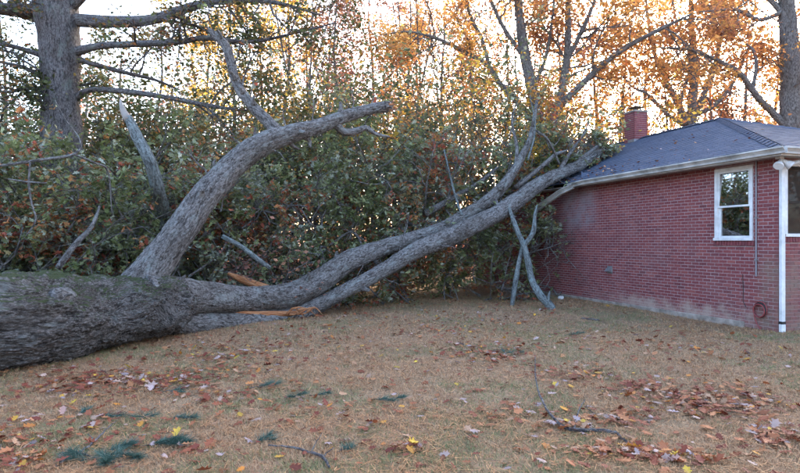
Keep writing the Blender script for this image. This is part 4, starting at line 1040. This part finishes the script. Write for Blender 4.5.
# piles and drifts of fallen leaves, from the photograph: px, py, spread x, spread y, number
piles = [(95, 380, 35, 6, 90), (150, 382, 45, 6, 110), (215, 372, 40, 6, 60), (232, 356, 25, 5, 60), (265, 345, 30, 4, 50), (60, 392, 30, 6, 40), (200, 350, 40, 8, 60), (330, 335, 40, 6, 60), (380, 350, 50, 8, 40),
         (480, 352, 26, 5, 80), (505, 360, 22, 4, 40), (440, 330, 30, 5, 60), (490, 318, 40, 6, 90), (575, 376, 25, 5, 60), (650, 388, 22, 5, 60), (690, 396, 34, 8, 120), (725, 405, 24, 6, 70), (625, 418, 22, 5, 50),
         (775, 435, 20, 8, 60), (760, 405, 30, 8, 40), (600, 452, 25, 6, 40), (645, 456, 22, 5, 40), (572, 425, 18, 4, 30), (30, 440, 30, 10, 30), (10, 465, 22, 8, 30), (100, 420, 40, 10, 40), (225, 395, 25, 6, 30), (175, 445, 18, 6, 15), (405, 450, 14, 4, 12),
         (345, 405, 40, 8, 25), (520, 412, 30, 6, 30), (720, 355, 40, 8, 40), (560, 345, 40, 8, 40), (640, 345, 50, 8, 40), (690, 460, 30, 6, 20), (440, 300, 60, 6, 120), (350, 318, 30, 4, 50), (530, 305, 25, 5, 40)]
pos = []
for px, py, sx, sy, n in piles:
    for k in range(int(n * 1.75)):
        q = (px + rng.normal(0, sx), max(285, py + rng.normal(0, sy))); pos.append((*to_ground(*q), 1))
for k in range(1500):
    z = 3.7 * (17 / 3.7) ** rng.random(); pos.append((rng.uniform(-1, 1) * (.72 * z + .4), z, 0))
pos = np.array(pos); lx = (pos[:, 0] - 6.93) * .9537 + (pos[:, 1] - 10.64) * .3007; ly = -(pos[:, 0] - 6.93) * .3007 + (pos[:, 1] - 10.64) * .9537
pos = pos[~((lx > -.1) & (ly > -.1)) & (pos[:, 1] > 3.5)]
n = len(pos); size = rng.uniform(.045, .13, n); lit_z = ground_z(pos[:, 0], pos[:, 1]) + .022 + rng.random(n) * .02 * (1 + pos[:, 2])
px_all = 400 + FPX * pos[:, 0] / pos[:, 1]; infr = (px_all > 0) & (px_all < 800) & (pos[:, 1] > 4.2)
order = np.argsort(-(size / pos[:, 1]) * infr); big = order[:200]; small = order[200:]
tone = np.clip(rng.random(n) ** 2.1 * .82, 0, .86); sp = rng.random(n); tone = np.where(sp > .94, rng.uniform(.9, 1, n), tone)
leaf_obj('leaf_litter', np.column_stack([pos[small, :2], lit_z[small]]), size[small], T_LOBED, LITTER, None, tone[small], .38)
tag(bpy.data.objects['leaf_litter'], 'scattered small brown, red and lilac leaves across the lawn', 'leaf litter')
cls = [(.0, .3, 'dark red-brown fallen leaf on the front of the lawn', 'dark red-brown leaves on the lawn'), (.3, .62, 'tan-brown fallen leaf on the front of the lawn', 'tan-brown leaves on the lawn'),
       (.62, .88, 'pale lilac-grey upturned fallen leaf on the front of the lawn', 'pale upturned leaves on the lawn'), (.88, 1.01, 'orange or yellow fallen leaf on the front of the lawn', 'orange and yellow leaves on the lawn')]
leaf_meshes = {}
def leaf_variant(ci, k):
    if (ci, k) not in leaf_meshes:
        r_ = np.random.default_rng(ci * 10 + k); V = T_LOBED[0] - [0, .5, 0]; V = V * [r_.uniform(.8, 1.15), 1, r_.uniform(.5, 2.4)]; V = V + r_.normal(0, .012, V.shape)
        a, b = cls[ci][:2]; leaf_meshes[(ci, k)] = make_mesh('fallen_leaf', V, T_LOBED[1], LITTER, False, {'tone': [a + (min(b, 1) - a) * (k + .5) / 5], 'rnd': [r_.random()]})
    return leaf_meshes[(ci, k)]
def put_leaf(x, y, z, s, ci, label=None):
    o = link('fallen_leaf', leaf_variant(ci, int(rng.integers(0, 5)))); o.location = (x, y, z); o.scale = (s, s, s)
    o.rotation_euler = (rng.normal(0, .3), rng.normal(0, .3) + (math.pi if rng.random() < .4 else 0), rng.random() * 6.283)
    tag(o, label or cls[ci][2], 'leaf', cls[ci][3] if not label else None); return o
marks = [(125, 452, 'beside the largest pine sprig'), (60, 380, 'below the fallen trunk at the left'), (150, 385, 'in the drift before the thick trunk end'), (225, 360, 'in the drift under the fallen limb'), (300, 460, 'around the bottom centre twig'),
         (300, 395, 'near the centre-left pine sprig'), (410, 450, 'at the bottom middle of the lawn'), (400, 400, 'in the middle of the lawn'), (570, 430, 'at the crook of the curved twig'), (640, 450, 'at the tip of the curved twig'), (530, 370, 'by the thin end of the curved twig'),
         (690, 396, 'in the large drift right of the curved twig'), (775, 435, 'in the clump at the right edge'), (720, 460, 'at the lower right corner of the lawn'), (15, 465, 'in the lower left corner'), (480, 455, 'left of the curved twig crook'), (30, 420, 'by the yellow pair at the left'),
         (650, 370, 'between the curved twig and the house'), (480, 352, 'in the drift before the leaning branch')]
cn = ['dark red-brown fallen leaf', 'tan-brown fallen leaf', 'pale greyish upturned leaf', 'orange or yellow fallen leaf']
for j in big:
    ci = next(k for k, c_ in enumerate(cls) if c_[0] <= tone[j] < c_[1]); jy = HOR + CAM_H * FPX / pos[j, 1]
    mk = min(marks, key=lambda m_: (m_[0] - px_all[j]) ** 2 + (2 * (m_[1] - jy)) ** 2)[2]
    ad_ = 'large ' if size[j] > .12 else ('small ' if size[j] < .105 else 'middling ')
    o = put_leaf(pos[j, 0], pos[j, 1], lit_z[j], size[j], ci, ad_ + cn[ci] + ' ' + mk); o['group'] = ad_ + cls[ci][3].replace('on the lawn', mk)
for px, py, s, ci, lb in [(15, 422, .10, 3, 'yellow leaf, left one of a pair at the lower left of the lawn'), (32, 421, .09, 3, 'yellow leaf, right one of a pair at the lower left of the lawn'), (177, 437, .15, 3, 'bright orange leaf on the lawn above the pine sprig'),
                          (62, 399, .09, 3, 'small orange leaf near the fallen trunk'), (89, 398, .09, 3, 'small yellow leaf near the fallen trunk'), (151, 387, .16, 2, 'large whitish leaf on the lawn in front of the trunk'), (412, 448, .15, 3, 'orange leaf at the bottom centre of the lawn'),
                          (566, 424, .12, 3, 'yellow leaf at the joint of the fallen twig'), (634, 452, .15, 3, 'orange leaf at the tip of the fallen twig'), (718, 466, .14, 0, 'red leaf at the bottom right of the lawn'), (708, 428, .18, 1, 'large tan leaf at the right of the lawn')]:
    x, y = to_ground(px, py); put_leaf(x, y, float(ground_z(x, y)) + .05, s, ci, lb)

def sprig(px, py, L, n, ang, label):
    x, y = to_ground(px, py); z0 = float(ground_z(x, y)); e = empty('pine_sprig', (x, y, z0)); tag(e, label, 'pine sprig', 'pine sprigs on the lawn')
    nb = 5 if L > .35 else 3; Vs = []
    for q in range(nb):
        an = ang + rng.normal(0, .9) if q else ang; d = np.array([math.cos(an), math.sin(an), rng.uniform(0, .25)]); Lb = L * rng.uniform(.45, .75)
        b0 = np.array([math.cos(ang), math.sin(ang), 0]) * L * (q / nb - .5) + [0, 0, .02]
        wd = Wood(); pts = np.array([b0 + d * Lb * t_ + rng.normal(0, .004, 3) for t_ in np.linspace(0, 1, 5)]); wd.add(pts, np.linspace(.005, .002, 5), 5, True); wd.build('twig', BARK_OAK, e)
        m = n // nb; t = 1 - .55 * rng.random(m) ** 1.3; b = b0 + d[None] * (Lb * t)[:, None]
        nd = d[None] * rng.uniform(.3, 1.3, m)[:, None] + rng.normal(0, .5, (m, 3)) + [0, 0, .1]; nd /= np.linalg.norm(nd, axis=1)[:, None]; nd[:, 2] *= np.where(nd[:, 2] < 0, .15, .8)
        ln = rng.uniform(.07, .16, m) * (1.15 if L > .5 else .85); s_ = np.cross(nd, rng.normal(0, 1, (m, 3))); s_ /= np.linalg.norm(s_, axis=1)[:, None]; s_ *= .0014
        Vs.append(np.stack([b - s_, b + s_, b + nd * ln[:, None]], 1).reshape(-1, 3))
    V = np.concatenate(Vs); n = len(V) // 3; V[:, 2] = np.maximum(V[:, 2], .008)
    o = link('needles', make_mesh('needles', V, np.arange(3*n).reshape(-1, 3), NEEDLE, False, {'tone': rng.random(n), 'rnd': rng.random(n)}), e); o['kind'] = 'stuff'
for a in [(126, 450, .50, 3800, .6, 'largest blue-green pine sprig at the lower left of the lawn'), (102, 462, .4, 1200, 2.6, 'pine sprig tucked under the left end of the largest sprig'), (262, 441, .16, 400, .9, 'small pine sprig at the left end of the bottom twig'),
          (304, 396, .3, 500, .2, 'pine sprig on the lawn in the centre left'), (262, 388, .3, 350, 0, 'flat pine sprig left of the centre'), (385, 400, .3, 450, .1, 'pine sprig on the lawn right of the centre-left sprig'), (82, 412, .14, 250, 1.4, 'small upright pine sprig between trunk and largest sprig'),
          (104, 415, .18, 260, .1, 'small pine sprig right of the upright one'), (146, 416, .16, 200, 1.2, 'tiny pine sprig above the largest sprig'), (178, 418, .22, 260, .2, 'thin pine sprig left of the bright orange leaf'), (343, 452, .12, 200, 1.0, 'tiny pine sprig at the right end of the bottom twig'),
          (510, 357, .35, 300, .3, 'pine sprig lying among leaves in front of the leaning branch'), (572, 335, .3, 250, .1, 'pine sprig on the lawn near the house wall'), (175, 390, .25, 250, .1, 'pine sprig near the large whitish leaf')]: sprig(*a)

def twig_thing(specs, label, r0=.012):
    """specs: rows of (px, py, lift, radius) on the lawn"""
    x, y = to_ground(*specs[0][0][:2]); e = empty('fallen_twig', (x, y, 0)); tag(e, label, 'twig')
    for n_, sp in enumerate(specs):
        pts = []
        for px, py, h, r in sp: gx_, gy_ = to_ground(px, py); pts.append((gx_, gy_, float(ground_z(gx_, gy_)) + h))
        pts, rad = resample(pts, [q[3] for q in sp], .03); pts = pts + rng.normal(0, .003, pts.shape); wd = Wood(); wd.add(pts, rad, 8, True); put(wd.build('stem' if n_ == 0 else 'side_twig', BARK_STAND, None), e)
twig_thing([[(617, 434, .03, .016), (600, 431, .03, .018), (580, 432, .04, .018), (566, 430, .04, .016), (552, 420, .06, .012), (542, 405, .08, .010), (536, 388, .1, .008), (535, 365, .1, .005)],
            [(574, 431, .03, .010), (578, 415, .05, .007), (585, 402, .06, .004)], [(617, 434, .03, .012), (628, 444, .03, .009), (640, 447, .03, .004)], [(585, 408, .05, .004), (594, 414, .04, .003), (600, 418, .03, .002)]],
           'curved dark fallen twig with side shoots on the right of the lawn')
twig_thing([[(52, 471, .02, .010), (80, 455, .03, .010), (95, 444, .04, .009), (108, 432, .06, .006), (117, 424, .06, .003)], [(95, 444, .04, .006), (88, 436, .04, .003)], [(66, 463, .02, .005), (60, 450, .03, .003)]], 'pale fallen twig leaning on the largest pine sprig')
twig_thing([[(268, 448, .03, .006), (290, 450, .03, .009), (308, 455, .03, .011), (322, 460, .03, .012), (330, 470, .02, .010)], [(310, 456, .03, .006), (318, 445, .05, .004), (322, 438, .06, .002)], [(322, 460, .03, .006), (334, 452, .04, .003)]], 'dark forked fallen twig at the bottom centre of the lawn')
twig_thing([[(582, 318, .01, .02), (600, 320, .02, .018)]], 'short pale stick on the lawn near the house wall')
x, y = to_ground(561, 300)
me = bpy.data.meshes.new('stone'); import bmesh
bm = bmesh.new(); bmesh.ops.create_icosphere(bm, subdivisions=3, radius=.09)
for v in bm.verts: v.co *= 1 + .25 * (float(vnoise(np.array(v.co) * 14)) - .5); v.co.z *= .8
bm.to_mesh(me); bm.free(); me.materials.append(flat_mat('pale_stone', (.55, .54, .52), .9)); st = link('stone', me, None, (x, y, .05)); tag(st, 'small round whitish stone at the foot of the brick wall', 'stone')
